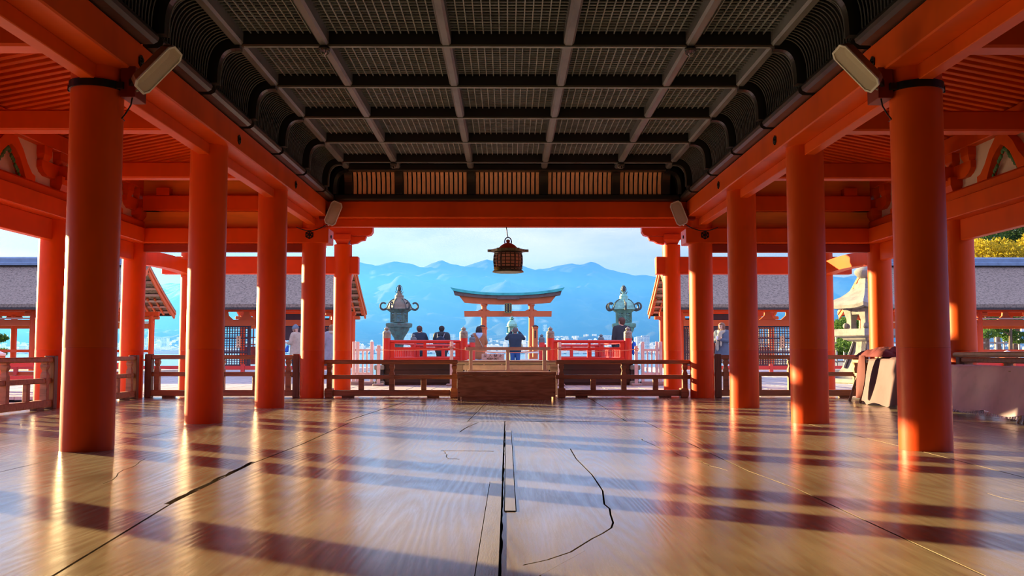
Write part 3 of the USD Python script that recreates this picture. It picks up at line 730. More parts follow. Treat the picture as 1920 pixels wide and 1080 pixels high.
def railing(label, P, Q, ztop, posts, struts, endboards=(), feet=(), over=0.0, group="brown railings round the hall", wood="rail_wood"):
    """posts, struts, feet in metres from P along PQ"""
    P, Q = np.array(P, float), np.array(Q, float)
    L = float(np.linalg.norm(Q - P)); ang = math.atan2(Q[1] - P[1], Q[0] - P[0])
    t = thing("railing", label, "railing", (P[0], P[1], 0), ang, group)
    zt, zm, zb = ztop, ztop * 0.60, 0.13
    obj("top_rail", MB().box(-over, L + over, -0.05, 0.05, zt - 0.07, zt, 0.015), wood, t)
    obj("middle_rail", MB().box(-over, L + over, -0.035, 0.035, zm - 0.07, zm, 0.008), wood, t)
    obj("bottom_rail", MB().box(0, L, -0.05, 0.05, zb - 0.10, zb, 0.008), wood, t)
    for x in posts:
        m = MB(); baluster(m, x, 0, zb, zt - 0.07, 0.085, 0.085); obj("post", m, wood, t)
    for x in struts:
        obj("strut", MB().box(x - 0.045, x + 0.045, -0.03, 0.03, zb, zm - 0.07, 0.006), wood, t)
    for x in endboards:
        obj("end_board", MB().box(x - 0.055, x + 0.055, -0.07, 0.07, 0.0, zt + 0.02, 0.008), "rail_wood_dark", t)
    for x in feet:
        obj("foot_block", MB().box(x - 0.065, x + 0.065, -0.10, 0.10, 0.0, 0.16, 0.012), wood, t)
    for x in np.linspace(0.4, L - 0.4, max(2, int(L / 1.4))):
        obj("bearer", MB().box(x - 0.1, x + 0.1, -0.045, 0.045, 0.0, 0.03), "rail_wood_dark", t)
    return t
YRL = 16.22
railing("low brown railing left of the timber step box, between it and the inner left pillar", (-3.10, YRL, 0), (-0.86, YRL, 0), 0.64, (0.08, 1.14, 2.20), (0.62, 1.68), (), (0.08, 2.20), 0.02)
railing("low brown railing right of the timber step box, its end by the inner right pillar", (0.86, YRL, 0), (3.08, YRL, 0), 0.64, (0.06, 1.12, 2.16), (0.60, 1.66), (), (0.06, 2.14), 0.04)
railing("brown railing across the front of the left aisle, white sunlit deck behind it", (-6.14, YRL, 0), (-3.52, YRL, 0), 0.72, (0.20, 1.30, 2.42), (0.76, 1.86), (0.06, 2.56), ())
railing("brown railing across the front of the right aisle, passing behind three pillars", (3.52, YRL, 0), (6.14, YRL, 0), 0.72, (0.20, 1.30, 2.42), (0.76, 1.86), (0.06, 2.56), ())
railing("brown side railing at the left photo edge, ending at a dark board", (-6.20, row(3) - 0.24, 0), (-6.20, row(2) + 0.24, 0), 0.70, (0.22, 1.24, 2.16), (0.70, 1.72), (0.05,), ())
railing("short stretch of brown side railing seen just right of the nearest left pillar", (-6.20, row(4) - 0.24, 0), (-6.20, row(3) + 0.24, 0), 0.70, (0.22, 1.24, 2.16), (0.70, 1.72), (0.05, 2.34), ())
railing("brown side railing behind the cloth-covered table at the right photo edge", (6.22, row(3) - 0.24, 0), (6.22, row(2) + 0.24, 0), 0.70, (0.22, 1.24, 2.16), (0.70, 1.72), (0.05,), ())
railing("brown side railing behind the heap of mauve and maroon cloths", (6.22, row(4) - 0.24, 0), (6.22, row(3) + 0.24, 0), 0.70, (0.22, 1.24, 2.16), (0.70, 1.72), (0.05, 2.34), ())
bp = obj("bamboo_pole", MB().tube([(6.08, 9.6, 0.745), (6.08, 12.9, 0.735)], 0.035, 12), "bamboo", smooth=40)
tag(bp, "pale bamboo pole lying along the side railing above the mauve table", "pole")

# ------------------------------------------------------------------ timber step box and the pale fence behind it
bx = thing("timber_box", "big dark brown timber step box standing at the middle of the railing", "box", (-0.012, 15.28, 0))
obj("front_board", MB().box(-0.785, 0.785, 0.0, 0.045, 0.055, 0.395, 0.006), "box_wood", bx)
obj("top_board", MB().box(-0.795, 0.795, -0.006, 0.055, 0.398, 0.452, 0.006), "box_wood", bx)
obj("base_board", MB().box(-0.72, 0.72, 0.012, 0.05, 0.0, 0.056, 0.004), "box_wood", bx)
for sx in (-1, 1):
    obj("side_board", MB().box(*sorted((sx * 0.785, sx * 0.745)), 0.045, 0.82, 0.0, 0.44, 0.005), "box_wood", bx)
obj("lid", MB().box(-0.745, 0.745, 0.055, 0.82, 0.415, 0.445, 0.004), "box_wood", bx)
for x in (-0.76, 0.76):
    for z in (0.12, 0.34):
        obj("nail_head", MB().cyl((x, -0.004, z), (x, 0.004, z), 0.009, n=8), "iron", bx)

ld = thing("landing", "low pale grey board landing right behind the timber box", "landing", (-0.012, 17.3, 0))
obj("edge_beam", MB().box(-0.92, 0.92, -0.09, 0.09, 0.55, 0.62, 0.03), "grey_wood", ld)
obj("tread_board", MB().box(-0.90, 0.90, 0.09, 3.8, 0.56, 0.60, 0.008), "deck_wood", ld)
obj("front_board", MB().box(-0.80, 0.80, -0.02, 0.02, 0.45, 0.54, 0.006), "pale_wood", ld)
obj("sill_board", MB().box(-0.92, 0.92, -0.06, 0.10, 0.37, 0.42, 0.01), "pale_wood", ld)
for x in (-0.86, 0.86):
    obj("end_block", MB().box(x - 0.07, x + 0.07, -0.06, 0.14, 0.42, 0.55, 0.015), "grey_wood", ld)
    obj("leg", MB().box(x - 0.06, x + 0.06, -0.04, 0.08, 0.0, 0.38, 0.01), "grey_wood", ld)
    obj("leg", MB().box(x - 0.06, x + 0.06, 3.6, 3.72, 0.0, 0.56, 0.01), "grey_wood", ld)

pf = thing("barrier_fence", "new pale wooden barrier of three posts and one rail on the timber box", "fence", (0.010, 16.55, 0))
obj("top_rail", MB().box(-0.745, 0.74, -0.035, 0.035, 0.805, 0.86, 0.005), "pale_wood", pf)
for x in (-0.645, -0.002, 0.635):
    obj("post", MB().box(x - 0.031, x + 0.031, -0.03, 0.03, 0.0, 0.805, 0.004), "pale_wood", pf)
obj("foot_rail", MB().box(-0.70, 0.70, -0.024, 0.024, 0.43, 0.465, 0.004), "pale_wood", pf)

# ------------------------------------------------------------------ deck outside
deck = thing("deck", "pale sunlit plank deck between the hall and the dance stage", "deck", kind="structure")
nb = 100
for k in range(nb):
    x0 = -13 + 26 * k / nb; x1 = -13 + 26 * (k + 1) / nb
    obj("plank", MB().box(x0 + 0.006, x1 - 0.006, 16.66, 33.6, -0.06 + RNG.uniform(-0.002, 0.002), 0.0 + RNG.uniform(-0.003, 0.003)), "deck_wood", deck)
obj("deck_frame", MB().box(-13, 13, 16.66, 33.5, -0.32, -0.07), "cavity", deck)
for sd in (-1, 1):
    sdk = thing("side_deck", f"pinkish plastered walkway outside the {side_w[sd]} side railing", "walkway", kind="structure")
    obj("walk_surface", MB().box(*sorted((sd * 6.8, sd * 13.0)), -4, 16.6, -0.14, -0.10), "plaster", sdk)
    obj("walk_edge", MB().box(*sorted((sd * 6.78, sd * 13.0)), -4, 16.64, -0.5, -0.15), "vermilion_board", sdk)

# ------------------------------------------------------------------ the dance stage with its vermilion railings
SX, SY0, SY1, SZ = 2.84, 22.40, 28.80, 0.53
stg = thing("dance_stage", "black lacquered raised dance stage on stone-footed corner posts, vermilion railings on top", "stage", (0, 0, 0))
for k in range(3):
    z0 = 0.06 + k * 0.148
    for sd in (-1, 1):
        obj("front_board", MB().box(*sorted((sd * 0.98, sd * 2.95)), SY0 + 0.06, SY0 + 0.10, z0, z0 + 0.144, 0.003), "stage_black", stg)
        obj("side_board", MB().box(*sorted((sd * 2.93, sd * 2.97)), SY0 + 0.1, SY1, z0, z0 + 0.144, 0.003), "stage_black", stg)
obj("body", MB().box(-2.92, 2.92, SY0 + 0.12, SY1, 0.0, 0.50), "stage_black", stg)
for sd in (-1, 1):
    obj("sill", MB().box(*sorted((sd * 0.95, sd * 3.02)), SY0 - 0.08, SY0 + 0.14, 0.495, SZ, 0.008), "railing_red", stg)
obj("deck_top", MB().box(-3.0, 3.0, SY0 + 0.14, SY1 + 0.1, 0.495, SZ), "deck_wood", stg)
for sx in (-1, 1):
    for yy in (SY0 + 0.02, SY1):
        obj("corner_post", MB().box(sx * 2.99 - 0.09, sx * 2.99 + 0.09, yy - 0.09, yy + 0.09, 0.11, 0.36, 0.01), "stage_black", stg)
        obj("foot_stone", MB().lathe([(0.155, 0.0), (0.155, 0.08), (0.12, 0.11)], (sx * 2.99, yy, 0), 4, math.pi / 4), "mossy_stone", stg)
        obj("cap_stone", MB().box(sx * 3.0 - 0.115, sx * 3.0 + 0.115, yy - 0.14, yy + 0.12, 0.36, 0.47, 0.02), "mossy_stone", stg)
for sx in (-1, 1):
    obj("step_stone", MB().box(*sorted((sx * 0.98, sx * 1.12)), SY0 - 0.1, SY0 + 0.05, 0.0, 0.16, 0.01), "pale_wood", stg)

GIB = [(0.0, 0.0), (0.098, 0.0), (0.098, 0.10), (0.092, 0.105), (0.098, 0.11), (0.096, 0.14), (0.080, 0.165), (0.048, 0.18), (0.040, 0.195), (0.055, 0.205), (0.060, 0.222), (0.052, 0.240), (0.028, 0.254), (0.014, 0.265), (0.0, 0.285)]
def newel(parent, x, y, z0, zt, r, capmat="giboshi"):
    post = obj("post", MB().lathe([(r, z0), (r, zt), (r * 0.9, zt + 0.005)], (x, y, 0), 28), "railing_red", parent, smooth=40)
    k = r / 0.094
    obj("post_cap", MB().lathe([(a * k, b * k) for a, b in GIB], (x, y, zt), 24), capmat, post, smooth=50)
def stage_rail(label, P, Q, zt, newels, struts, r, dense=False, capmat="giboshi", sc=1.0):
    P, Q = np.array(P, float), np.array(Q, float); L = float(np.linalg.norm(Q - P)); ang = math.atan2(Q[1] - P[1], Q[0] - P[0])
    t = thing("stage_railing", label, "railing", (P[0], P[1], 0), ang, "vermilion railings of the dance stage")
    z0 = SZ
    obj("top_rail", MB().tube([(0, 0, zt - 0.04), (L, 0, zt - 0.04)], 0.038 * sc, 14), "railing_red", t, smooth=40)
    obj("middle_rail", MB().box(0, L, -0.03, 0.03, z0 + 0.30, z0 + 0.36, 0.006), "railing_red", t)
    obj("bottom_rail", MB().box(0, L, -0.045, 0.045, z0 + 0.03, z0 + 0.12, 0.006), "railing_red", t)
    for x in struts:
        obj("strut", MB().box(x - 0.05, x + 0.05, -0.035, 0.035, z0 + 0.12, z0 + 0.30), "railing_red", t)
        obj("upper_strut", MB().box(x - 0.03, x + 0.03, -0.03, 0.03, z0 + 0.36, zt - 0.07), "railing_red", t) if not dense else None
    for x in (0.14, L - 0.14):
        obj("jamb", MB().box(x - 0.05, x + 0.05, -0.035, 0.035, z0 + 0.12, zt - 0.07), "railing_red", t)
    for x, top, cm in newels:
        newel(t, x, 0, z0 - 0.02, top, r, cm)
    return t
FT = 1.06
stage_rail("front left railing of the dance stage, between two capped vermilion posts", (-SX, SY0, 0), (-1.03, SY0, 0), FT, ((0, 1.10, "giboshi"), (SX - 1.03, 1.10, "giboshi")), (0.90,), 0.094)
stage_rail("front right railing of the dance stage, between two capped vermilion posts", (1.01, SY0, 0), (SX, SY0, 0), FT, ((0, 1.10, "giboshi"), (SX - 1.01, 1.10, "giboshi")), (0.92,), 0.094)
sts = [0.5 + 0.42 * k for k in range(13)]
stage_rail("railing down the left side of the dance stage, many close struts", (-SX, SY0, 0), (-SX, SY1, 0), FT, (), sts, 0.09, True)
stage_rail("railing down the right side of the dance stage, many close struts", (SX, SY0, 0), (SX, SY1, 0), FT, (), sts, 0.09, True)
stage_rail("rear left railing of the dance stage, two dark-capped lower posts", (-SX, SY1, 0), (-1.06, SY1, 0), 1.02, ((0, 1.07, "giboshi_dark"), (SX - 1.06, 1.07, "giboshi_dark")), (0.9,), 0.088)
stage_rail("rear right railing of the dance stage, two dark-capped lower posts", (1.04, SY1, 0), (SX, SY1, 0), 1.02, ((0, 1.07, "giboshi_dark"), (SX - 1.04, 1.07, "giboshi_dark")), (0.9,), 0.088)

# barriers, posts and rope in front of the stage
def barrier(label, sx):
    t = thing("side_barrier", label, "barrier", (sx * 3.39, 22.35, 0), 0, "pale wooden barriers beside the stage")
    for x, top in ((-0.21, 1.02), (-0.12, 1.02), (0.21, 1.02)):
        obj("post", MB().box(sx * -x - 0.035, sx * -x + 0.035, -0.035, 0.035, 0.08, top, 0.005), "pale_wood", t)
    for x in (0.0, 0.10):
        obj("baluster", MB().box(sx * -x - 0.018, sx * -x + 0.018, -0.02, 0.02, 0.3, 0.80), "pale_wood", t)
    obj("upper_rail", MB().box(-0.22, 0.22, -0.02, 0.02, 0.80, 0.85, 0.004), "pale_wood", t)
    obj("lower_rail", MB().box(-0.22, 0.22, -0.02, 0.02, 0.24, 0.30, 0.004), "pale_wood", t)
    obj("base_block", MB().box(-0.265, 0.265, -0.12, 0.12, 0.0, 0.09, 0.01), "grey_wood", t)
barrier("small pale wooden barrier left of the dance stage, by the porch pillar", -1)
barrier("small pale wooden barrier right of the dance stage, by the porch pillar", 1)
for x, y, top, lab in ((-1.28, 21.9, 1.02, "thin pale rope post before the front left stage railing"), (1.20, 21.9, 1.00, "thin pale rope post before the front right stage railing"),
                       (-2.97, 22.0, 0.93, "thin pale post between the left barrier and the stage corner post"), (2.99, 22.1, 0.92, "thin pale post at the right corner of the stage")):
    t = thing("rope_post", lab, "post", (x, y, 0))
    obj("shaft", MB().box(-0.037, 0.037, -0.037, 0.037, 0.02, top, 0.005), "pale_wood", t)
    obj("base_block", MB().box(-0.12, 0.12, -0.12, 0.12, 0.0, 0.05, 0.01), "grey_wood", t)
def sag(p, q, d, n=14):
    p, q = np.array(p, float), np.array(q, float)
    return [p + (q - p) * t - np.array([0, 0, d * 4 * t * (1 - t)]) for t in np.linspace(0, 1, n)]
for p, q, d, lab in (((-3.0, 22.2, 0.83), (-1.28, 21.86, 0.87), 0.03, "thin orange rope strung along the front left stage railing"), ((-1.28, 21.86, 0.87), (1.20, 21.86, 0.86), 0.10, "thin orange rope slung across the stage steps"),
                     ((1.20, 21.86, 0.86), (2.99, 22.06, 0.84), 0.06, "thin orange rope strung along the front right stage railing")):
    rp = thing("rope", lab, "rope")
    obj("line", MB().tube(sag(p, q, d), 0.008, 6), "rope_orange", rp)
    mk = MB()
    for e in (p, q):
        a = np.linspace(0, 2 * math.pi, 10)
        mk.tube([(e[0] + 0.05 * math.cos(t), e[1] - 0.045, e[2] + 0.03 * math.sin(t)) for t in a], 0.009, 5)
    obj("knot", mk, "rope_orange", rp)

# keep-out sign
sgn = thing("sign", "white KEEP OUT notice board low behind the pale barrier", "sign", (-0.325, 21.5, 0))
brd = obj("board", MB().box(-0.255, 0.255, -0.012, 0.012, 0.595, 0.735, 0.003), "white_paint", sgn)
tm = meshkit.text_mesh("KEEP OUT", 0.040, 0.003, True); tm.apply_translation([-tm.bounds.mean(0)[0], 0, 0])
obj("lettering", MB().mesh(tm, frame((0, -0.0125, 0.608), (1, 0, 0), (0, 0, 1.0))), "ink", brd)
STROKES = {   # four characters of the notice as strokes on a 10 x 10 grid
    0: [((5, 10), (5, 8)), ((1, 8), (9, 8)), ((3.2, 7), (4, 2)), ((7, 7), (6, 2)), ((0.5, 1), (9.5, 1))],
    1: [((4, 10), (5.5, 9)), ((5.5, 9), (3.5, 5)), ((3.5, 5), (0.5, 0.5)), ((4.6, 7), (9.5, 0.5))],
    2: [((0.5, 8.5), (4.5, 8.5)), ((2.5, 10), (2.5, 5.5)), ((2.5, 8), (0.5, 6)), ((5.5, 8.5), (9.5, 8.5)), ((7.5, 10), (7.5, 5.5)), ((7.5, 8), (9.5, 6)), ((2, 5), (8, 5)), ((0.5, 3.4), (9.5, 3.4)), ((5, 3.4), (5, 0)), ((3, 2.4), (2, 0.6)), ((7, 2.4), (8, 0.6))],
    3: [((5, 10), (5, 0.5)), ((5, 6), (8.5, 6)), ((2, 6.5), (2, 0.5)), ((0.3, 0.5), (9.7, 0.5))]}
m = MB()
for k, st in STROKES.items():
    ox = -0.215 + k * 0.115
    for (xa, ya), (xb, yb) in st:
        sc = 0.0085
        m.bar((ox + xa * sc, -0.0135, 0.662 + ya * 0.0062), (ox + xb * sc, -0.0135, 0.662 + yb * 0.0062), 0.0065, 0.003, up=(0, 1, 0))
obj("lettering", m, "ink", brd)
for x in (-0.2, 0.2):
    obj("leg", MB().box(x - 0.015, x + 0.015, 0.012, 0.035, 0.60, 0.70), "pale_wood", sgn)
    obj("leg", MB().box(x - 0.015, x + 0.015, 0.012, 0.035, 0.0, 0.60), "pale_wood", sgn)

# ------------------------------------------------------------------ hanging lantern
hl = thing("hanging_lantern", "round latticed hanging lantern with a red domed roof in the middle", "lantern", (0.012, 16.13, 0))
px = 0.00906
zz = lambda v: EYE + (661.5 - v) * px
obj("chain", MB().tube([(-0.03, 0, 2.905), (-0.012, 0, zz(440)), (-0.005, 0, zz(443.5))], 0.008, 8), "iron", hl, smooth=40)
a = np.linspace(0, 2 * math.pi, 25)
obj("ring", MB().tube([(0.058 * math.sin(t), 0, zz(445) - 0.07 + 0.075 * math.cos(t)) for t in a], 0.009, 8), "iron", hl, smooth=40)
obj("roof", MB().lathe([(0.0, zz(448.5)), (0.022, zz(448.7)), (0.034, zz(450.5)), (0.030, zz(453)), (0.024, zz(454.5)), (0.06, zz(456)), (0.11, zz(459)), (0.15, zz(463)), (0.172, zz(467)), (0.165, zz(469))], n=32), "lantern_roof", hl, smooth=40)
hexp = [(0.315 * math.cos(t) , 0.315 * math.sin(t)) for t in np.arange(6) * math.pi / 3]
pol = sg.Polygon(hexp)
for t in np.arange(6) * math.pi / 3:
    pol = pol.union(sg.Point(0.315 * math.cos(t), 0.315 * math.sin(t)).buffer(0.035, 6))
m = MB().prism(pol, 0.040, frame((0, 0, zz(472)), (1, 0, 0), (0, 1, 0)))
brim = obj("brim", m, "lantern_base", hl)
body = [(0.215, zz(506)), (0.232, zz(500)), (0.240, zz(490)), (0.236, zz(480)), (0.222, zz(474)), (0.20, zz(471.5))]
obj("paper_shade", MB().lathe([(a_ * 0.955, b_) for a_, b_ in body], n=36), "paper_peach", hl, smooth=40)
m = MB()
for k in range(18):
    t = k * math.pi / 9
    m.tube([(r_ * math.cos(t), r_ * math.sin(t), z_) for r_, z_ in body], 0.008 if k % 3 else 0.013, 5)
obj("upright_bars", m, "lantern_frame", hl)
for v, rr_, th in ((474, 0.224, 0.016), (477.5, 0.235, 0.007), (483.5, 0.241, 0.007), (490, 0.243, 0.007), (496.5, 0.238, 0.007), (502.5, 0.228, 0.020)):
    obj("hoop", MB().tube([(rr_ * math.cos(t), rr_ * math.sin(t), zz(v)) for t in np.linspace(0, 2 * math.pi, 37)], th, 6, cap=False), "lantern_frame", hl)
obj("base_ring", MB().lathe([(0.245, zz(511)), (0.268, zz(510.3)), (0.262, zz(508.5)), (0.24, zz(506.5)), (0.20, zz(505))], n=36), "lantern_base", hl, smooth=40)
m = MB(); m.tube([(-0.19 + 0.0, -0.15, zz(508)), (-0.19, -0.155, zz(501))], 0.012, 8); m.add(*MB().lathe([(0.03, 0), (0.055, 0.01), (0.055, 0.05), (0.03, 0.06)], (-0.185, -0.16, zz(508)), 12).arr())
obj("brass_catch", m, "lantern_brass", hl)

# ------------------------------------------------------------------ floodlights
def floodlight(label, c, axis, nrm, L, W, D, parent_extra):
    t = thing("floodlight", label, "lamp", (0, 0, 0), 0, "floodlights under the ceiling")
    ax = np.array(axis, float); ax /= np.linalg.norm(ax)
    n = np.array(nrm, float); n -= ax * (n @ ax); n /= np.linalg.norm(n)
    wd = np.cross(n, ax)
    T = np.eye(4); T[:3, 0], T[:3, 1], T[:3, 2], T[:3, 3] = ax, wd, n, c
    out = sg.Polygon([(-L / 2, -W * 0.32), (-L / 2 + W * 0.25, -W / 2), (L / 2 - W * 0.25, -W / 2), (L / 2, -W * 0.32), (L / 2, W * 0.32), (L / 2 - W * 0.25, W / 2), (-L / 2 + W * 0.25, W / 2), (-L / 2, W * 0.32)])
    back = sa.scale(out, 0.86, 0.62)
    bo, bi = np.array(out.exterior.coords)[:-1], np.array(back.exterior.coords)[:-1]
    k = len(bo)
    v = [(x, y, -D) for x, y in bi] + [(x, y, 0) for x, y in bo]
    f = [[i_, (i_ + 1) % k, k + (i_ + 1) % k, k + i_] for i_ in range(k)]
    mm_ = MB().add(np.array(v) @ T[:3, :3].T + T[:3, 3], f)
    mm_.prism(back, 0.003, T @ trimesh.transformations.translation_matrix([0, 0, -D]))
    obj("housing", mm_, "lamp_housing", t)
    rim = out.difference(sa.scale(out, 0.93, 0.86))
    obj("rim", MB().prism(rim, 0.014, T @ trimesh.transformations.translation_matrix([0, 0, -0.003])), "white_paint", t)
    obj("front_glass", MB().prism(sa.scale(out, 0.93, 0.86), 0.005, T), "lamp_glass", t)
    P_ = lambda x, y, z: T[:3, :3] @ np.array([x, y, z]) + T[:3, 3]
    obj("lamp_tube", MB().cyl(P_(-L * 0.12, 0.0, -D * 0.45), P_(L * 0.30, 0.0, -D * 0.45), W * 0.10, n=12), "white_paint", t)
    obj("reflector", MB().prism(sa.scale(out, 0.8, 0.62), 0.003, T @ trimesh.transformations.translation_matrix([0, 0, -D * 0.85])), "white_paint", t)
    for s_ in (-1, 1):
        obj("clasp", MB().cyl(P_(s_ * L / 2, 0, 0.0), P_(s_ * (L / 2 + 0.014), 0, -0.01), 0.012, n=8), "steel", t)
    parent_extra(t, P_)
for sd in (-1, 1):
    w = side_w[sd]
    def near_fit(t, P_, sd=sd):
        zs, r_ = 2.885, 0.206
        a0 = np.linspace(0, 2 * math.pi, 41)
        strap = obj("strap", MB().lathe([(r_, zs - 0.03), (r_ + 0.008, zs - 0.03), (r_ + 0.008, zs + 0.03), (r_, zs + 0.03)], (sd * A, row(1), 0), 40), "iron", t, smooth=40)
        obj("strap_lug", MB().box(sd * A - sd * 0.20 - 0.045, sd * A - sd * 0.20 + 0.045, row(1) - 0.10, row(1) - 0.075, zs - 0.028, zs + 0.028, 0.004), "iron", strap)
        obj("strap_lug", MB().box(sd * A + sd * 0.21 - 0.03, sd * A + sd * 0.21 + 0.03, row(1) - 0.012, row(1) + 0.012, zs - 0.028, zs + 0.028, 0.004), "iron", strap)
        obj("mount_block", MB().box(*sorted((sd * (A - 0.21), sd * (A - 0.33))), row(1) - 0.075, row(1) + 0.16, zs - 0.09, zs + 0.16, 0.004), "mount_red", t)
        obj("yoke", MB().bar((sd * (A - 0.30), row(1) - 0.09, zs + 0.02), P_(-0.10, 0, -0.10), 0.03, 0.05), "iron", t)
        e = (sd * (A - 0.30), row(1) - 0.05, zs - 0.09)
        obj("cable", MB().tube([e, (e[0] + sd * 0.01, e[1], e[2] - 0.06), (e[0] + sd * 0.05, e[1], e[2] - 0.13), (e[0] + sd * 0.10, e[1] + 0.05, e[2] - 0.155), (e[0] + sd * 0.12, e[1] + 0.15, e[2] - 0.15)], 0.006, 6), "iron", t)
    c = at_y(297, 131, 7.12) if sd < 0 else at_y(1605, 128, 7.12)
    floodlight(f"long pale floodlight strapped to the nearest {w} pillar, glass tilted towards the floor", c, (-sd * 0.66, 0.12, 0.78), (-sd * 0.80, -0.42, -0.62), 0.43, 0.165, 0.10, near_fit)
    def far_fit(t, P_, sd=sd):
        obj("mount_block", MB().box(*sorted((sd * 2.98, sd * 3.14)), 15.72, 15.86, 2.98, 3.14, 0.004), "mount_red", t)
        p = P_(-0.14, 0, -0.08)
        q = np.array((sd * 3.55, 15.90, 2.87))
        obj("cable", MB().tube(sag(p, q, 0.10), 0.008, 6), "iron", t)
    c = at_y(625, 400, 15.68) if sd < 0 else at_y(1273, 400, 15.68)
    floodlight(f"small floodlight at the far {w} corner under the lattice ceiling", c, (-sd * 0.36, 0.0, 0.93), (-sd * 0.10, -0.93, -0.05), 0.41, 0.20, 0.10, far_fit)
# small heat detectors under the ceiling ribs
for (u, v, k), lab in zip(((601, 97, 0), (1300, 97, 0), (733, 309, 4), (1170, 309, 4)), ("tiny wire detector under the ceiling, near left", "tiny wire detector under the ceiling, near right", "tiny wire detector at the far left ceiling rib", "tiny wire detector at the far right ceiling rib")):
    x = -1.81 if u < 950 else 1.81
    y = [9.21, 0, 0, 0, 14.9435][k]
    t = thing("ceiling_detector", lab, "detector", (x, y, 0), 0, "detectors on the ceiling")
    obj("base", MB().lathe([(0.055, ZR - 0.012), (0.06, ZR - 0.03), (0.045, ZR - 0.045)], n=16), "black_lacquer", t)
    m = MB()
    for q_ in range(6):
        b_ = q_ * math.pi / 3
        m.tube([(0.05 * math.cos(b_), 0.05 * math.sin(b_), ZR - 0.04), (0.045 * math.cos(b_), 0.045 * math.sin(b_), ZR - 0.075), (0.015 * math.cos(b_), 0.015 * math.sin(b_), ZR - 0.095)], 0.005, 5)
    obj("wire_cage", m, "steel", t)

# ------------------------------------------------------------------ cloth-covered table and the heap of cloths
def drape(path, z_top, z_bot, flare, seed, folds=9, amp=0.05, nu=160, nv=26, hem=0.02):
    """hanging cloth along the polyline path (x, y), outward normal to the right of travel"""
    p = np.array(path, float); seg = np.linalg.norm(np.diff(p, axis=0), axis=1); cum = np.concatenate([[0], np.cumsum(seg)]); L = cum[-1]
    s_ = np.linspace(0, L, nu); x = np.interp(s_, cum, p[:, 0]); y = np.interp(s_, cum, p[:, 1])
    tx, ty = np.gradient(x), np.gradient(y); l_ = np.hypot(tx, ty); nx_, ny_ = ty / l_, -tx / l_
    V_, rs = [], np.random.default_rng(seed)
    ph = rs.uniform(0, 6.28, 6); fr = folds * (0.6 + rs.uniform(0, 1.0, 6))
    for j_ in range(nv + 1):
        t = j_ / nv
        wv = sum(np.sin(fr[k_] * s_ * (1 + 0.06 * t) + ph[k_] + 1.3 * t * (k_ % 3 - 1)) / (1 + 0.5 * k_) for k_ in range(6)) / 2.2
        off = flare * t ** 0.8 + amp * (t ** 0.7) * wv + 0.01
        zb_ = z_bot + hem * np.sin(fr[1] * s_ * 1.7 + 1) * t
        V_.append(np.stack([x + nx_ * off, y + ny_ * off, z_top + (zb_ - z_top) * t], 1))
    V_ = np.vstack(V_); i_, j_ = np.meshgrid(np.arange(nv), np.arange(nu - 1), indexing="ij")
    q_ = np.stack([i_ * nu + j_, (i_ + 1) * nu + j_, (i_ + 1) * nu + j_ + 1, i_ * nu + j_ + 1], -1).reshape(-1, 4)
    f1 = np.vstack([q_[:, [0, 1, 2]], q_[:, [0, 2, 3]]])
    # give the cloth a thickness
    V2 = V_ - np.tile(np.stack([nx_, ny_, 0 * nx_], 1), (nv + 1, 1)) * 0.006
    return MB().add(V_, f1).add(V2, f1[:, ::-1])
tb = thing("table", "long low table by the right railing, hidden under a hanging mauve cloth", "table", (0, 0, 0))
obj("tabletop", MB().box(5.74, 6.05, 8.9, 12.75, 0.555, 0.59, 0.006), "trestle_wood", tb)
for y in (9.2, 10.75, 12.5):
    for x in (5.70, 6.02):
        obj("leg", MB().box(x - 0.025, x + 0.025, y - 0.025, y + 0.025, 0.0, 0.555, 0.004), "trestle_wood", tb)
for k in range(4):
    y = 10.05 + 0.07 * k
    obj("leg", MB().bar((5.52 - 0.02 * (k % 2), y, 0.0), (5.82, y + 0.1, 0.555), 0.03, 0.03), "trestle_wood", tb)
tc = thing("tablecloth", "mauve cloth draped over the long low table, creased and short of the floor", "tablecloth", (0, 0, 0))
top = MB()
gx_, gy_ = np.meshgrid(np.linspace(5.72, 6.07, 10), np.linspace(8.88, 12.78, 60), indexing="ij")
gz_ = 0.600 + 0.006 * np.sin(gx_ * 30 + gy_ * 7) * np.sin(gy_ * 11)
i_, j_ = np.meshgrid(np.arange(9), np.arange(59), indexing="ij"); q_ = np.stack([i_ * 60 + j_, (i_ + 1) * 60 + j_, (i_ + 1) * 60 + j_ + 1, i_ * 60 + j_ + 1], -1).reshape(-1, 4)
top.add(np.stack([gx_, gy_, gz_], -1).reshape(-1, 3), q_)
obj("cloth_top", top, "cloth_mauve", tc, smooth=True)
obj("cloth_fall", drape([(5.72, 8.88), (5.72, 12.72), (5.78, 12.78), (6.0, 12.80)][::-1], 0.602, 0.075, 0.20, 4, 5.0, 0.05).arr(), "cloth_mauve", tc, smooth=True)
m = MB(); rf = random.Random(5)
for k in range(150):
    y = 8.95 + k * 0.0255
    m.bar((5.535, y, 0.085), (5.525 + rf.uniform(-0.01, 0.01), y + rf.uniform(-0.01, 0.01), 0.035), 0.006, 0.003)
obj("fringe", m, "cloth_mauve", tc, kind="stuff")

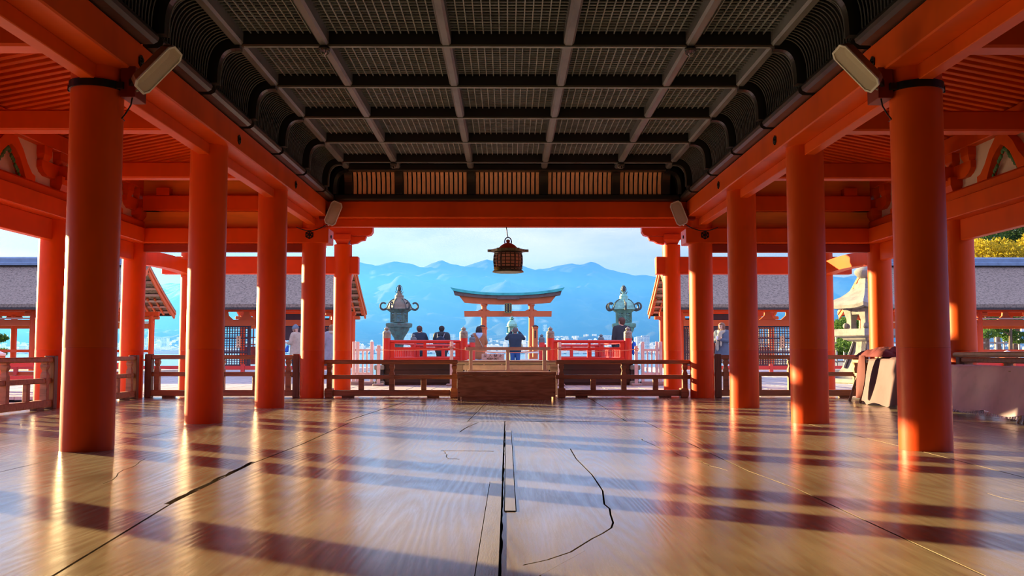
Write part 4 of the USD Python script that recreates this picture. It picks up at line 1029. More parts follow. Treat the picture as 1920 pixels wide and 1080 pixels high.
tr = thing("trestle", "splayed brown wooden trestle with rungs under the left end of the cloth heap", "trestle", (0, 0, 0))
obj("top_board", MB().box(5.50, 6.02, 13.25, 15.15, 0.60, 0.65, 0.01), "trestle_wood", tr)
for y in (15.0, 14.55, 13.5):
    for x, fx in ((5.60, 5.40), (5.95, 6.02)):
        obj("leg", MB().bar((fx, y + 0.05, 0.0), (x, y, 0.62), 0.055, 0.04, 0.006), "trestle_wood", tr)
for z in (0.22, 0.42):
    obj("rung", MB().bar((5.49 - 0.02, 13.5, z), (5.49, 15.0, z), 0.04, 0.05, 0.006), "trestle_wood", tr)
    obj("rung", MB().bar((5.47, 15.02, z + 0.03), (5.98, 15.02, z + 0.03), 0.04, 0.05, 0.006), "trestle_wood", tr)
ch = thing("cloth_heap", "mauve cloth heaped over the trestle, hanging down in deep folds", "cloth", (0, 0, 0))
def lump(x0, x1, y0, y1, z0, h, seed, n=40):
    X_, Y_ = np.meshgrid(np.linspace(x0, x1, n), np.linspace(y0, y1, n), indexing="ij")
    a_ = np.clip(1 - ((X_ - (x0 + x1) / 2) / ((x1 - x0) / 2)) ** 4, 0, 1) * np.clip(1 - ((Y_ - (y0 + y1) / 2) / ((y1 - y0) / 2)) ** 4, 0, 1)
    nz_ = meshkit.fbm(np.stack([X_ * 5, Y_ * 5, 0 * X_ + seed], -1), 4, seed)
    Z_ = z0 + h * a_ * (0.35 + 1.1 * nz_)
    i_, j_ = np.meshgrid(np.arange(n - 1), np.arange(n - 1), indexing="ij"); q_ = np.stack([i_ * n + j_, (i_ + 1) * n + j_, (i_ + 1) * n + j_ + 1, i_ * n + j_ + 1], -1).reshape(-1, 4)
    return MB().add(np.stack([X_, Y_, Z_], -1).reshape(-1, 3), q_)
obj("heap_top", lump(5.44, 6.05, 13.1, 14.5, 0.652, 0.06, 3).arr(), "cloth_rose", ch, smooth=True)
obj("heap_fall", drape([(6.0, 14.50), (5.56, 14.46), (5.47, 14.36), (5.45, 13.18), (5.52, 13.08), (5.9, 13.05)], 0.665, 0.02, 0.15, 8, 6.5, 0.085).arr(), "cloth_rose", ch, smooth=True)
mc = thing("maroon_cloth", "dark maroon cloth tossed on the heap, one end hanging down like a sash", "cloth", (0, 0, 0))
obj("fold_top", lump(5.36, 6.02, 13.7, 14.75, 0.70, 0.15, 11).arr(), "cloth_maroon", mc, smooth=True)
sash = MB(); zc = np.linspace(0.72, 0.10, 30)
for s0 in (0,):
    V_ = []
    for z in zc:
        t = (0.72 - z) / 0.62
        wdt = 0.06 + 0.10 * math.sin(math.pi * min(1, t * 0.95 + 0.05)) ** 0.8
        for k in range(9):
            f_ = k / 8 - 0.5
            V_.append((5.27 - 0.10 * t - 0.05 * math.cos(f_ * 3), 14.10 + f_ * wdt * 2.0 - 0.10 * t, z))
    V_ = np.array(V_); i_, j_ = np.meshgrid(np.arange(29), np.arange(8), indexing="ij"); q_ = np.stack([i_ * 9 + j_, (i_ + 1) * 9 + j_, (i_ + 1) * 9 + j_ + 1, i_ * 9 + j_ + 1], -1).reshape(-1, 4)
    sash.add(V_, q_).add(V_ + [0.012, 0, 0], q_[:, ::-1])
obj("sash", sash.arr(), "cloth_maroon", mc, smooth=True)
# ------------------------------------------------------------------ bronze lanterns on the deck
def hexl(prof, n=6, phase=0.0, at=(0, 0, 0)):
    return MB().lathe(prof, at, n, phase)
def bronze_lantern(label, loc, mats, rotz=0.0, k=1.0):
    body, roofm, dark, panel = mats
    t = thing("bronze_lantern", label, "lantern", loc, rotz, "bronze lanterns beside the stage")
    # heights in metres above the deck (measured in the photograph)
    jew = [(0.0, 2.94), (0.018, 2.90), (0.05, 2.84), (0.062, 2.79), (0.05, 2.74), (0.03, 2.71)]
    jw = obj("jewel", MB().lathe([(a, b) for a, b in jew[::-1]], n=16), dark, t, smooth=50)
    m = MB()
    for q in range(6):
        a = q * math.pi / 3
        m.tube([(0.05 * math.cos(a), 0.05 * math.sin(a), 2.70), (0.09 * math.cos(a), 0.09 * math.sin(a), 2.76), (0.085 * math.cos(a), 0.085 * math.sin(a), 2.83), (0.03 * math.cos(a), 0.03 * math.sin(a), 2.91)], 0.009, 5)
        m.tube([(0.05 * math.cos(a), 0.05 * math.sin(a), 2.63), (0.10 * math.cos(a), 0.10 * math.sin(a), 2.66), (0.13 * math.cos(a), 0.13 * math.sin(a), 2.72)], [0.016, 0.012, 0.004], 5)
    obj("flame_petals", m, dark, jw, smooth=40)
    obj("neck", MB().lathe([(0.17, 2.45), (0.14, 2.50), (0.135, 2.54), (0.14, 2.545), (0.14, 2.58), (0.10, 2.585), (0.095, 2.64), (0.06, 2.65), (0.05, 2.72)], n=18), roofm, t, smooth=30)
    # hexagonal domed roof
    prof = [(0.44, 2.145), (0.415, 2.165), (0.385, 2.20), (0.36, 2.27), (0.315, 2.35), (0.245, 2.42), (0.16, 2.465)]
    rf_ = obj("roof", hexl(prof), roofm, t)
    m = MB()
    for q in range(6):
        a = q * math.pi / 3
        m.tube([(r_ * math.cos(a), r_ * math.sin(a), z_ + 0.008) for r_, z_ in prof[1:]], 0.014, 5)
    obj("roof_ridges", m, dark, rf_, smooth=40)
    for q in range(6):
        a = q * math.pi / 3
        pts = [(0.40, 2.155), (0.46, 2.13), (0.51, 2.125)] + [(0.50 + 0.098 * math.sin(b), 2.235 - 0.11 * math.cos(b)) for b in np.linspace(0.2, 4.0, 12)]
        obj("scroll", MB().tube([(r_ * math.cos(a), r_ * math.sin(a), z_) for r_, z_ in pts], np.linspace(0.036, 0.026, len(pts)), 7), dark, rf_, smooth=40)
    obj("eave_plate", hexl([(0.27, 2.03), (0.29, 2.05), (0.36, 2.10), (0.43, 2.145)]), body, t)
    # firebox: six posts, pierced panels
    R_ = 0.25
    for q in range(6):
        a = q * math.pi / 3
        obj("firebox_post", MB().cyl((R_ * math.cos(a), R_ * math.sin(a), 1.72), (R_ * math.cos(a), R_ * math.sin(a), 2.05), 0.030, n=8), body, t, smooth=40)
    for q in range(6):
        a0, a1 = q * math.pi / 3, (q + 1) * math.pi / 3
        p0, p1 = np.array([R_ * math.cos(a0), R_ * math.sin(a0)]), np.array([R_ * math.cos(a1), R_ * math.sin(a1)])
        wdt = 0.25; poly = sg.box(0.02, 0.0, wdt - 0.02, 0.33)
        cut = []
        for s_ in range(2):
            cut.append(sg.box(0.055 + s_ * 0.075, 0.272, 0.115 + s_ * 0.075, 0.298))
        rr = random.Random(q)
        for iy in range(8):
            for ix in range(8):
                if (ix + iy) % 2 == 0 and rr.random() < 0.9:
                    cut.append(sg.Point(0.05 + ix * 0.0215, 0.035 + iy * 0.028).buffer(0.013, 3))
        poly = poly.difference(so.unary_union(cut))
        d = (p1 - p0) / np.linalg.norm(p1 - p0)
        obj("pierced_panel", MB().prism(poly, 0.012, frame((p0[0], p0[1], 1.72), (d[0], d[1], 0), (0, 0, 1.0))), panel, t)
    obj("platform", hexl([(0.26, 1.70), (0.33, 1.705), (0.41, 1.69), (0.42, 1.66), (0.41, 1.58), (0.39, 1.56), (0.32, 1.55)][::-1]), body, t)
    obj("lotus_bowl", MB().lathe([(0.11, 1.06), (0.13, 1.14), (0.18, 1.26), (0.26, 1.38), (0.31, 1.47), (0.335, 1.555)], n=12), body, t, smooth=20)
    obj("stem", MB().lathe([(0.165, 0.30), (0.150, 0.50), (0.145, 0.72), (0.175, 0.75), (0.175, 0.80), (0.145, 0.83), (0.145, 1.0), (0.19, 1.03), (0.19, 1.08), (0.14, 1.11)], n=16), body, t, smooth=30)
    obj("base", hexl([(0.45, 0.0), (0.45, 0.12), (0.36, 0.16), (0.30, 0.22), (0.20, 0.30)]), body, t)
    return t
bl = at_y(748, 640, 30.2)
bronze_lantern("dark weathered bronze lantern with curling roof scrolls, left of the torii", (bl[0], 30.2, 0), ("verdigris_dark", "bronze_brown", "bronze_dark", "verdigris_dark"), 0.15)
br_ = at_y(1170, 640, 30.4)
bronze_lantern("green patinated bronze lantern with curling scrolls, behind the man in the dark suit", (br_[0], 30.4, 0), ("verdigris", "verdigris_pale", "bronze_dark", "verdigris"), 0.52)
t = thing("jetty_lantern", "pale green round-roofed bronze lantern at the jetty end, behind the photographing man", "lantern", (at_y(960, 630, 44.0)[0], 44.0, 0.0))
k44 = 44.0 / F_PX
zv = lambda v: EYE + (661.5 - v) * k44
obj("jewel", MB().lathe([(0.04, zv(600)), (0.10, zv(598.5)), (0.10, zv(597)), (0.045, zv(596)), (0.06, zv(594.5)), (0.0, zv(592.3))], n=14), "verdigris", t, smooth=40)
obj("roof", MB().lathe([(0.24, zv(612)), (0.225, zv(611)), (0.235, zv(608.5)), (0.20, zv(605)), (0.14, zv(602)), (0.09, zv(600.5)), (0.0, zv(600))], n=18), "verdigris_pale", t, smooth=30)
obj("brim", MB().lathe([(0.20, zv(613.5)), (0.28, zv(613)), (0.28, zv(612.2)), (0.20, zv(611.8))], n=6), "verdigris", t)
obj("firebox", MB().lathe([(0.17, zv(625)), (0.19, zv(622)), (0.19, zv(613))], n=6), "verdigris_pale", t)
for q in range(6):
    a = q * math.pi / 3
    obj("firebox_post", MB().cyl((0.2 * math.cos(a), 0.2 * math.sin(a), zv(624)), (0.2 * math.cos(a), 0.2 * math.sin(a), zv(612.5)), 0.022, n=6), "verdigris", t)
obj("platform", MB().lathe([(0.16, zv(629)), (0.26, zv(627)), (0.26, zv(625)), (0.18, zv(624.5))], n=12), "verdigris_pale", t)
obj("stem", MB().lathe([(0.28, 0.0), (0.22, 0.1), (0.13, 0.3), (0.11, 1.2), (0.16, zv(629))], n=14), "verdigris", t, smooth=30)

jt = thing("jetty", "narrow pale jetty running out beyond the stage towards the torii", "jetty", (0, 0, 0))
for k in range(40):
    y = 33.65 + k * 0.3
    obj("plank", MB().box(-2.3, 2.3, y, y + 0.29, -0.05, 0.0), "deck_wood", jt)
for x in (-2.0, 2.0):
    for y in (35, 39, 43):
        obj("pile", MB().cyl((x, y, -3.2), (x, y, -0.05), 0.14, n=10), "grey_wood", jt)
jr = thing("jetty_railing", "low whitish railing across the end of the jetty", "railing", (0, 45.4, 0))
obj("top_rail", MB().box(-1.25, 1.6, -0.05, 0.05, 0.74, 0.84), "white_stone", jr)
obj("lower_rail", MB().box(-1.25, 1.6, -0.04, 0.04, 0.40, 0.46), "white_stone", jr)
for x in (-1.2, -0.5, 0.2, 0.9, 1.55):
    obj("post", MB().box(x - 0.05, x + 0.05, -0.03, 0.03, 0.0, 0.83), "white_stone", jr)

# ------------------------------------------------------------------ the great torii in the sea
KT = 200.0 / F_PX
tx = lambda u: (u - 951.3) * KT
tz = lambda v: EYE + (661.5 - v) * KT
tor = thing("torii", "great orange torii standing in the sea before the mountains", "torii", (0, 200.0, 0))
def swept(pts_top, pts_bot, d0, d1):
    """a band between two polylines (u, v), from depth d0 to d1"""
    m = MB(); n = len(pts_top)
    v = []
    for d in (d0, d1):
        v += [(tx(u), d, tz(w)) for u, w in pts_top] + [(tx(u), d, tz(w)) for u, w in pts_bot]
    f = []
    for i_ in range(n - 1):
        f += [[i_, n + i_, n + i_ + 1, i_ + 1], [2 * n + i_, 2 * n + i_ + 1, 3 * n + i_ + 1, 3 * n + i_], [i_, i_ + 1, 2 * n + i_ + 1, 2 * n + i_], [n + i_, 3 * n + i_, 3 * n + i_ + 1, n + i_ + 1]]
    f += [[0, 2 * n, 3 * n, n], [n - 1, 2 * n - 1, 4 * n - 1, 3 * n - 1]]
    return m.add(v, f)
uu = np.linspace(-1, 1, 25)
curve = lambda s_, v0, v1: v0 + (v1 - v0) * abs(s_) ** 2.3
cu = 951.6
top_ = [(cu + 107 * s_, curve(s_, 550, 539.5)) for s_ in uu]; bot_ = [(cu + 101.5 * s_, curve(s_, 554.6, 546)) for s_ in uu]
obj("copper_roof", swept(top_, bot_, -1.5, 1.5), "torii_copper", tor)
top_ = [(cu + 101.2 * s_, curve(s_, 554.4, 545.8)) for s_ in uu]; bot_ = [(cu + 99 * s_, curve(s_, 560.3, 553.5)) for s_ in uu]
obj("bark_layer", swept(top_, bot_, -1.25, 1.25), "torii_bark", tor)
obj("bark_patch", swept([(932.5, 555.2), (974, 555.2)], [(932.5, 562.0), (974, 562.0)], -1.35, -1.2), "torii_bark", tor)
top_ = [(cu + 91 * s_, curve(s_, 560.0, 554.8)) for s_ in uu]; bot_ = [(cu + 81 * s_, curve(s_, 571.0, 567.5)) for s_ in uu]
obj("lintel", swept(top_, bot_, -0.8, 0.8), "torii_orange", tor)
obj("tie_beam", swept([(870.3, 583.4), (1034.5, 583.4)], [(871.0, 593.8), (1034.0, 593.8)], -0.5, 0.5), "torii_orange", tor)
for u0, u1 in ((907.2, 907.6), (996.4, 996.2)):
    r0 = 5.9 * KT; r1 = 4.9 * KT
    obj("main_pillar", MB().tube([(tx(u0), 0, -3.4), (tx(u0), 0, tz(620)), (tx(u1), 0, tz(573))], [r0 * 1.05, r0 * 0.92, r1], 20), "torii_orange", tor, smooth=40)
    obj("pillar_cap", MB().lathe([(5.0 * KT, tz(574.5)), (6.4 * KT, tz(573)), (6.6 * KT, tz(570.8))], (tx(u1), 0, 0), 20), "torii_orange", tor, smooth=30)
    for s_ in (-1, 1):
        pts = [(u1 + s_ * 4.5, 579.8), (u1 + s_ * 11.5, 583.2), (u1 + s_ * 4.5, 583.4)]
        poly = sg.Polygon([(tx(a), tz(b)) for a, b in pts])
        obj("wedge", MB().prism(poly, 0.9, frame((0, 0.45, 0), (1, 0, 0), (0, 0, 1.0))), "torii_orange", tor)
for u0 in (905.5, 1002.2):
    for yy in (-4.3, 4.3):
        uq = u0 if yy < 0 else 951.6 + (u0 - 951.6) * 0.97
        obj("side_post", MB().tube([(tx(uq), yy, -3.4), (tx(uq), yy, tz(613.5))], [5.2 * KT, 4.9 * KT], 16), "torii_orange", tor, smooth=40)
        obj("post_roof", MB().lathe([(7.6 * KT, tz(613.6)), (8.0 * KT, tz(612.6)), (2.0 * KT, tz(610.8)), (0, tz(610.5))], (tx(uq), yy, 0), 4, math.pi / 4), "ink", tor)
        obj("post_collar", MB().lathe([(5.4 * KT, tz(617.4)), (5.8 * KT, tz(616.9)), (6.2 * KT, tz(614.4)), (6.2 * KT, tz(613.7))], (tx(uq), yy, 0), 16), "torii_orange", tor)
for s_ in (-1, 1):
    u0 = 907.4 if s_ < 0 else 996.3
    obj("side_tie", MB().box(tx(u0) - 0.25, tx(u0) + 0.25, -4.3, 4.3, 1.5, 2.1), "torii_orange", tor)
pl = MB().box(tx(946.2), tx(959.6), -1.45, -1.25, tz(587.8), tz(569.2), 0.03)
plq = obj("plaque", pl, "ink", tor)
m = MB()
u0, u1, v0, v1 = 946.6, 959.2, 569.6, 587.4
for a, b in (((u0, v0), (u1, v0)), ((u1, v0), (u1, v1)), ((u1, v1), (u0, v1)), ((u0, v1), (u0, v0))):
    m.bar((tx(a[0]), -1.47, tz(a[1])), (tx(b[0]), -1.47, tz(b[1])), 0.06, 0.04, up=(0, 1, 0))
obj("plaque_frame", m, "gold", plq)
m = MB(); rg = random.Random(12)
for col in (950.2, 955.6):         # two columns of gold characters, too small in the photograph to read
    for k in range(4):
        cx_, cz_ = tx(col), tz(572.4 + 4.1 * k)
        for (xa, za), (xb, zb_) in (((-0.9, 0.9), (0.9, 0.9)), ((-0.9, 0.1), (0.9, 0.1)), ((0, 1.3), (0, -1.2)), ((-0.2, 0), (-1.0, -1.2)), ((0.2, 0), (1.0, -1.2))):
            m.bar((cx_ + xa * 0.16, -1.47, cz_ + za * 0.13), (cx_ + xb * 0.16, -1.47, cz_ + zb_ * 0.13), 0.05, 0.03, up=(0, 1, 0))
obj("plaque_lettering", m, "gold", plq)
m = MB()
for k in range(4):                  # dark brushed characters down the right side post
    cx_, cz_ = tx(1002.2), tz(622.5 + 3.4 * k)
    for (xa, za), (xb, zb_) in (((-1, 0.8), (1, 0.8)), ((0, 1.3), (0, -1.3)), ((-0.9, -0.2), (0.9, -0.1)), ((-0.2, -0.3), (-1, -1.2)), ((0.2, -0.3), (1, -1.2))):
        m.bar((cx_ + xa * 0.17, -4.3 - 0.58, cz_ + za * 0.13), (cx_ + xb * 0.17, -4.3 - 0.58, cz_ + zb_ * 0.13), 0.06, 0.06, up=(0, 1, 0))
obj("post_lettering", m, "ink", tor)

# ------------------------------------------------------------------ bark-roofed pavilions across the deck
def pavilion(label, x0, x1, cfg):
    """ridge along x at depth 37.5, eaves 3.1 m before and behind"""
    t = thing("pavilion", label, "pavilion", (0, 37.5, 0))
    ze, zr, hd = 2.42, 4.15, 3.15
    zs = lambda y: zr + (ze - zr) * (abs(y) / hd) - 0.06 * math.sin(abs(y) / hd * math.pi)
    ys = np.linspace(-hd, hd, 25)
    m = MB(); n = len(ys)
    v = []
    for x in (x0, x1):
        v += [(x, y, zs(y) + 0.10) for y in ys] + [(x, y, zs(y) - 0.02) for y in ys]
    f = []
    for i_ in range(n - 1):
        f += [[i_, i_ + 1, 2 * n + i_ + 1, 2 * n + i_], [n + i_, 3 * n + i_, 3 * n + i_ + 1, n + i_ + 1]]
        f += [[i_, n + i_, n + i_ + 1, i_ + 1], [2 * n + i_, 2 * n + i_ + 1, 3 * n + i_ + 1, 3 * n + i_]]
    f += [[0, 2 * n, 3 * n, n], [n - 1, 2 * n - 1, 4 * n - 1, 3 * n - 1]]
    obj("bark_roof", m.add(v, f), "thatch", t)
    for s_ in (-1, 1):
        obj("eave_edge", MB().box(x0, x1, *sorted((s_ * hd, s_ * (hd - 0.12))), zs(hd) - 0.10, zs(hd) - 0.02), "thatch_edge", t)
    obj("ridge_cap", MB().prism(sg.Polygon([(-0.30, 0), (-0.30, 0.10), (-0.20, 0.14), (-0.20, 0.28), (-0.12, 0.34), (0.12, 0.34), (0.20, 0.28), (0.20, 0.14), (0.30, 0.10), (0.30, 0)]), x1 - x0, frame((x0, 0, zr + 0.04), (0, 1, 0), (0, 0, 1.0))), "ridge_copper", t)
    for xe, s_ in ((x0, 1), (x1, -1)):
        for sy in (-1, 1):
            yy = np.linspace(0.0, hd - 0.02, 9) * sy
            for nm, dx0, dz0, th, mt_ in (("barge_board", 0.02, -0.06, 0.17, "torii_orange"), ("barge_rim", -0.02, 0.02, 0.07, "torii_orange"), ("verge_bark", -0.01, 0.11, 0.14, "thatch")):
                mm_ = MB()
                for a, b in zip(yy[:-1], yy[1:]):
                    mm_.bar((xe + s_ * dx0, a, zs(a) + dz0 - th / 2), (xe + s_ * dx0, b, zs(b) + dz0 - th / 2), 0.06, th)
                obj(nm, mm_, mt_, t)
            for k in range(7):
                y = sy * (0.35 + k * 0.42)
                obj("purlin_end", MB().box(*sorted((xe + s_ * 0.04, xe + s_ * 0.9)), y - 0.05, y + 0.05, zs(y) - 0.13, zs(y) - 0.04), "plaster", t)
    nr = int((x1 - x0) / 0.30)
    for s_ in (-1, 1):
        for k in range(nr + 1):
            x = x0 + 0.12 + (x1 - x0 - 0.24) * k / nr
            rfx = obj("rafter", MB().bar((x, s_ * (hd - 1.3), zs(hd - 1.3) - 0.07), (x, s_ * (hd - 0.16), zs(hd - 0.16) - 0.11), 0.07, 0.08), "torii_orange", t)
            if s_ < 0:
                obj("rafter_tip", MB().box(x - 0.037, x + 0.037, -(hd - 0.155) - 0.012, -(hd - 0.155) + 0.004, zs(hd - 0.16) - 0.155, zs(hd - 0.16) - 0.07), "yellow_paint", rfx)
    yw = 2.1                      # wall line
    for s_ in (-1, 1):
        obj("wall_plate", MB().box(x0 + 0.3, x1 - 0.3, s_ * yw - 0.08, s_ * yw + 0.08, 2.28, 2.46), "vermilion_far", t)
        obj("lintel", MB().box(x0 + 0.5, x1 - 0.5, s_ * yw - 0.07, s_ * yw + 0.07, 1.76, 1.98), "torii_orange", t)
        if cfg["sill"]:
            obj("sill_rail", MB().box(x0 + 0.5, x1 - 0.5, s_ * yw - 0.06, s_ * yw + 0.06, 0.78, 0.88), "vermilion_far", t)
            obj("lower_rail", MB().box(x0 + 0.5, x1 - 0.5, s_ * yw - 0.05, s_ * yw + 0.05, 0.42, 0.50), "vermilion_far", t)
            obj("white_strip", MB().box(x0 + 0.5, x1 - 0.5, s_ * yw - 0.075, s_ * yw - 0.06, 2.0, 2.06), "plaster", t)
        for x in cfg["posts"]:
            obj("post", MB().cyl((x, s_ * yw, 0.10), (x, s_ * yw, 2.30), 0.12, n=16), "vermilion_far", t, smooth=40)
            obj("bracket_block", MB().box(x - 0.32, x + 0.32, s_ * yw - 0.08, s_ * yw + 0.08, 2.14, 2.28, 0.03), "torii_orange", t)
        for xa, xb in cfg["struts"]:
            obj("boat_strut", MB().prism(sg.Polygon([(-0.3, 0), (-0.12, 0.16), (-0.10, 0.30), (0.10, 0.30), (0.12, 0.16), (0.3, 0)]), 0.1, frame(((xa + xb) / 2, s_ * yw + 0.05, 1.98), (1, 0, 0), (0, 0, 1.0))), "torii_orange", t)
    if not cfg["sill"]:
        obj("veranda", MB().box(x0 - 0.2, x1 + 0.2, -hd - 0.4, hd + 0.4, -0.02, 0.14, 0.02), "white_stone", t)
        obj("ground_sill", MB().box(x0 + 0.5, x1 - 0.5, -yw - 0.07, -yw + 0.07, 0.14, 0.28), "vermilion_far", t)
    for xa, xb in cfg["lattice"]:
        fr = MB()
        for x in (xa + 0.03, xb - 0.03):
            fr.box(x - 0.04, x + 0.04, -yw - 0.05, -yw + 0.05, 0.28, 1.76)
        for z in (0.30, 0.78, 1.30, 1.73):
            fr.box(xa, xb, -yw - 0.045, -yw + 0.045, z - 0.03, z + 0.03)
        lfr = obj("lattice_frame", fr, "lattice_dark", t)
        mm_ = MB(); nx = max(3, round((xb - xa) / 0.095))
        for k in range(1, nx):
            x = xa + (xb - xa) * k / nx
            mm_.box(x - 0.014, x + 0.014, -yw - 0.02, -yw + 0.02, 0.3, 1.74)
        for k in range(1, 16):
            z = 0.3 + 1.44 * k / 16
            mm_.box(xa, xb, -yw - 0.018, -yw + 0.018, z - 0.012, z + 0.012)
        obj("lattice_bars", mm_, "lattice_dark", lfr, kind="stuff")
        mm_ = MB()
        for k in range(1, 8):
            x = xa + (xb - xa) * k / 8
            mm_.box(x - 0.02, x + 0.02, yw - 0.02, yw + 0.02, 0.28, 1.76)
        for z in (0.5, 0.8, 1.1, 1.4):
            mm_.box(xa, xb, yw - 0.017, yw + 0.017, z - 0.02, z + 0.02)
        obj("rear_lattice", mm_, "lattice_red", t, kind="stuff")
        obj("rear_dado", MB().box(xa, xb, yw - 0.012, yw + 0.012, 0.28, 1.02), "lattice_red", t)
    for xa, xb in cfg["dark"]:
        obj("shutter", MB().box(xa, xb, -yw - 0.03, -yw + 0.02, 1.22, 2.2), "lattice_dark", t)
        obj("shutter", MB().box(xa, xb, yw - 0.03, yw + 0.02, 0.14, 2.2), "lattice_dark", t)
    for x in cfg["plaque"]:
        nbd = obj("name_board", MB().box(x - 0.075, x + 0.075, -yw - 0.09, -yw - 0.06, 0.95, 1.38, 0.006), "slat_wood", t)
        mm_ = MB()
        for k in range(4):
            z = 1.32 - k * 0.10
            for (a_, b_), (c_, d_) in (((-1, 0.6), (1, 0.6)), ((0, 1), (0, -1)), ((-0.2, 0), (-1, -1)), ((0.2, 0), (1, -1))):
                mm_.bar((x + a_ * 0.035, -yw - 0.092, z + b_ * 0.035), (x + c_ * 0.035, -yw - 0.092, z + d_ * 0.035), 0.012, 0.004, up=(0, 1, 0))
        obj("lettering", mm_, "ink", nbd)
    return t
xl = lambda u, Y=35.4: float(at_y(u, 650, Y)[0])
pavilion("bark-roofed vermilion pavilion behind the left pillars, lattice doors and a name board", -11.4, -6.05, dict(sill=False, posts=(-11.0, -8.75, -6.45), struts=((-10.5, -10.5), (-9.7, -9.7), (-7.3, -7.3)), lattice=((-10.9, -9.55), (-6.95, -6.5)), dark=((-8.65, -7.0),), plaque=(xl(448),)))
pavilion("bark-roofed vermilion pavilion behind the right pillars, lattice doors and a name board", 6.05, 11.4, dict(sill=False, posts=(6.45, 8.75, 11.0), struts=((7.3, 7.3), (9.7, 9.7), (10.5, 10.5)), lattice=((6.5, 6.95), (9.2, 10.9)), dark=((7.0, 8.65),), plaque=(xl(1466),)))
ps = [-14.9 - 2.3 * k for k in range(7)]
pavilion("open bark-roofed corridor at the left photo edge, sea seen through it", -30.0, -14.2, dict(sill=True, posts=[-14.8, -17.62, -20.5, -23.3, -26.1, -29.0], struts=[(x, x) for x in (-16.2, -19.0, -21.8, -24.6, -27.5)], lattice=(), dark=(), plaque=()))
pavilion("open bark-roofed corridor at the right photo edge, green trees seen through it", 14.2, 30.0, dict(sill=True, posts=[14.8, 17.62, 19.6, 22.4, 25.2, 28.0], struts=[(x, x) for x in (16.2, 18.6, 21.0, 23.8, 26.6)], lattice=(), dark=(), plaque=()))
for sd in (-1, 1):
    cd = thing("corridor_deck", f"vermilion-edged deck carrying the far {side_w[sd]} corridor", "deck", kind="structure")
    obj("deck_top", MB().box(*sorted((sd * 13.05, sd * 31)), 33.2, 41.5, -0.05, 0.10), "white_stone", cd)
    obj("deck_edge", MB().box(*sorted((sd * 13.05, sd * 31)), 33.1, 33.2, -0.5, 0.10), "vermilion_far", cd)
    fn = thing("low_fence", f"low vermilion fence along the far {'left' if sd < 0 else 'right'} edge of the walkway", "fence")
    xa, xb = sorted((sd * 6.9, sd * 31))
    for z0, z1 in ((0.20, 0.31),):
        obj("rail", MB().box(xa, xb, 33.0, 33.1, z0, z1), "railing_red", fn)
    for k in range(13):
        x = xa + 0.3 + (xb - xa - 0.6) * k / 12
        obj("post", MB().box(x - 0.06, x + 0.06, 32.98, 33.10, 0.0, 0.36), "railing_red", fn)
for x, lab in ((-10.15, "square vermilion newel post with a white cap beyond the left side railing"), (10.0, "square vermilion newel post with a white cap beyond the right side railing")):
    t = thing("newel_post", lab, "post", (x, 19.0, 0.0), 0)
    obj("shaft", MB().box(-0.11, 0.11, -0.11, 0.11, 0.0, 0.70, 0.01), "torii_orange", t)
    obj("cap", MB().lathe([(0.155, 0.70), (0.165, 0.72), (0.165, 0.745), (0.0, 0.81)], n=4, phase=math.pi / 4), "white_paint", t)
    for z in (0.22, 0.48):
        obj("rail", MB().box(-2.6, -0.11, -0.035, 0.035, z, z + 0.08), "railing_red", t)
        obj("rail", MB().box(0.11, 2.6, -0.035, 0.035, z, z + 0.08), "railing_red", t)

# ------------------------------------------------------------------ stone lantern on the right
gl = thing("ground", "sandy foreshore on the right where the stone lantern stands", "ground", kind="structure")
obj("foreshore", MB().prism(sg.Polygon([(13.2, 42), (13.4, 60), (24, 90), (75, 120), (120, 60), (60, 42)]), 1.0, frame((0, 0, -1.2), (1, 0, 0), (0, 1, 0))), "stone", gl)
sl = thing("stone_lantern", "tall grey stone lantern beyond the outer right pillars, lit from the left", "lantern", (9.10, 24.0, 0.0), math.radians(20))
k24 = 24.0 / F_PX
zq = lambda v: EYE + (661.5 - v) * k24
sq = math.sqrt(2) * 0.72
obj("finial", MB().lathe([(0.10, zq(522)), (0.20, zq(519)), (0.27, zq(513)), (0.28, zq(508)), (0.22, zq(503)), (0.10, zq(500)), (0.03, zq(497)), (0.0, zq(495))], n=18), "stone", sl, smooth=40)
def sq_stack(name, levels, m_="stone", parent=sl):
    obj(name, MB().lathe([(a * sq, zq(b)) for a, b in levels], n=4, phase=math.pi / 4), m_, parent)
sq_stack("finial_seat", [(0.30, 545), (0.27, 534), (0.20, 530), (0.16, 522)])
rl_ = MB()
lv = [(0.67, 579), (0.70, 573), (0.59, 565), (0.44, 557), (0.33, 549), (0.24, 541)]
n_ = 9
rows_ = []
for a, b in lv:
    ring_ = []
    for c in range(4):
        for s_ in range(n_ - 1):
            f_ = s_ / (n_ - 1) * 2 - 1
            x_, y_ = {0: (f_, -1), 1: (1, f_), 2: (-f_, 1), 3: (-1, -f_)}[c]
            lift = abs(f_) ** 4 * max(0, (a - 0.4)) * 0.22
            ring_.append((x_ * a, y_ * a, zq(b) + lift))
    rows_.append(ring_)
N_ = len(rows_[0]); v = [p for r_ in rows_ for p in r_]
f = [[i_ * N_ + j_, i_ * N_ + (j_ + 1) % N_, (i_ + 1) * N_ + (j_ + 1) % N_, (i_ + 1) * N_ + j_] for i_ in range(len(rows_) - 1) for j_ in range(N_)]
v.append((0, 0, zq(579))); f2 = [[(j_ + 1) % N_, j_, len(v) - 1] for j_ in range(N_)]
rl_.add(v, [q_ for q_ in f]); rl_.f.append(np.array(f2))
obj("roof", rl_, "stone", sl)
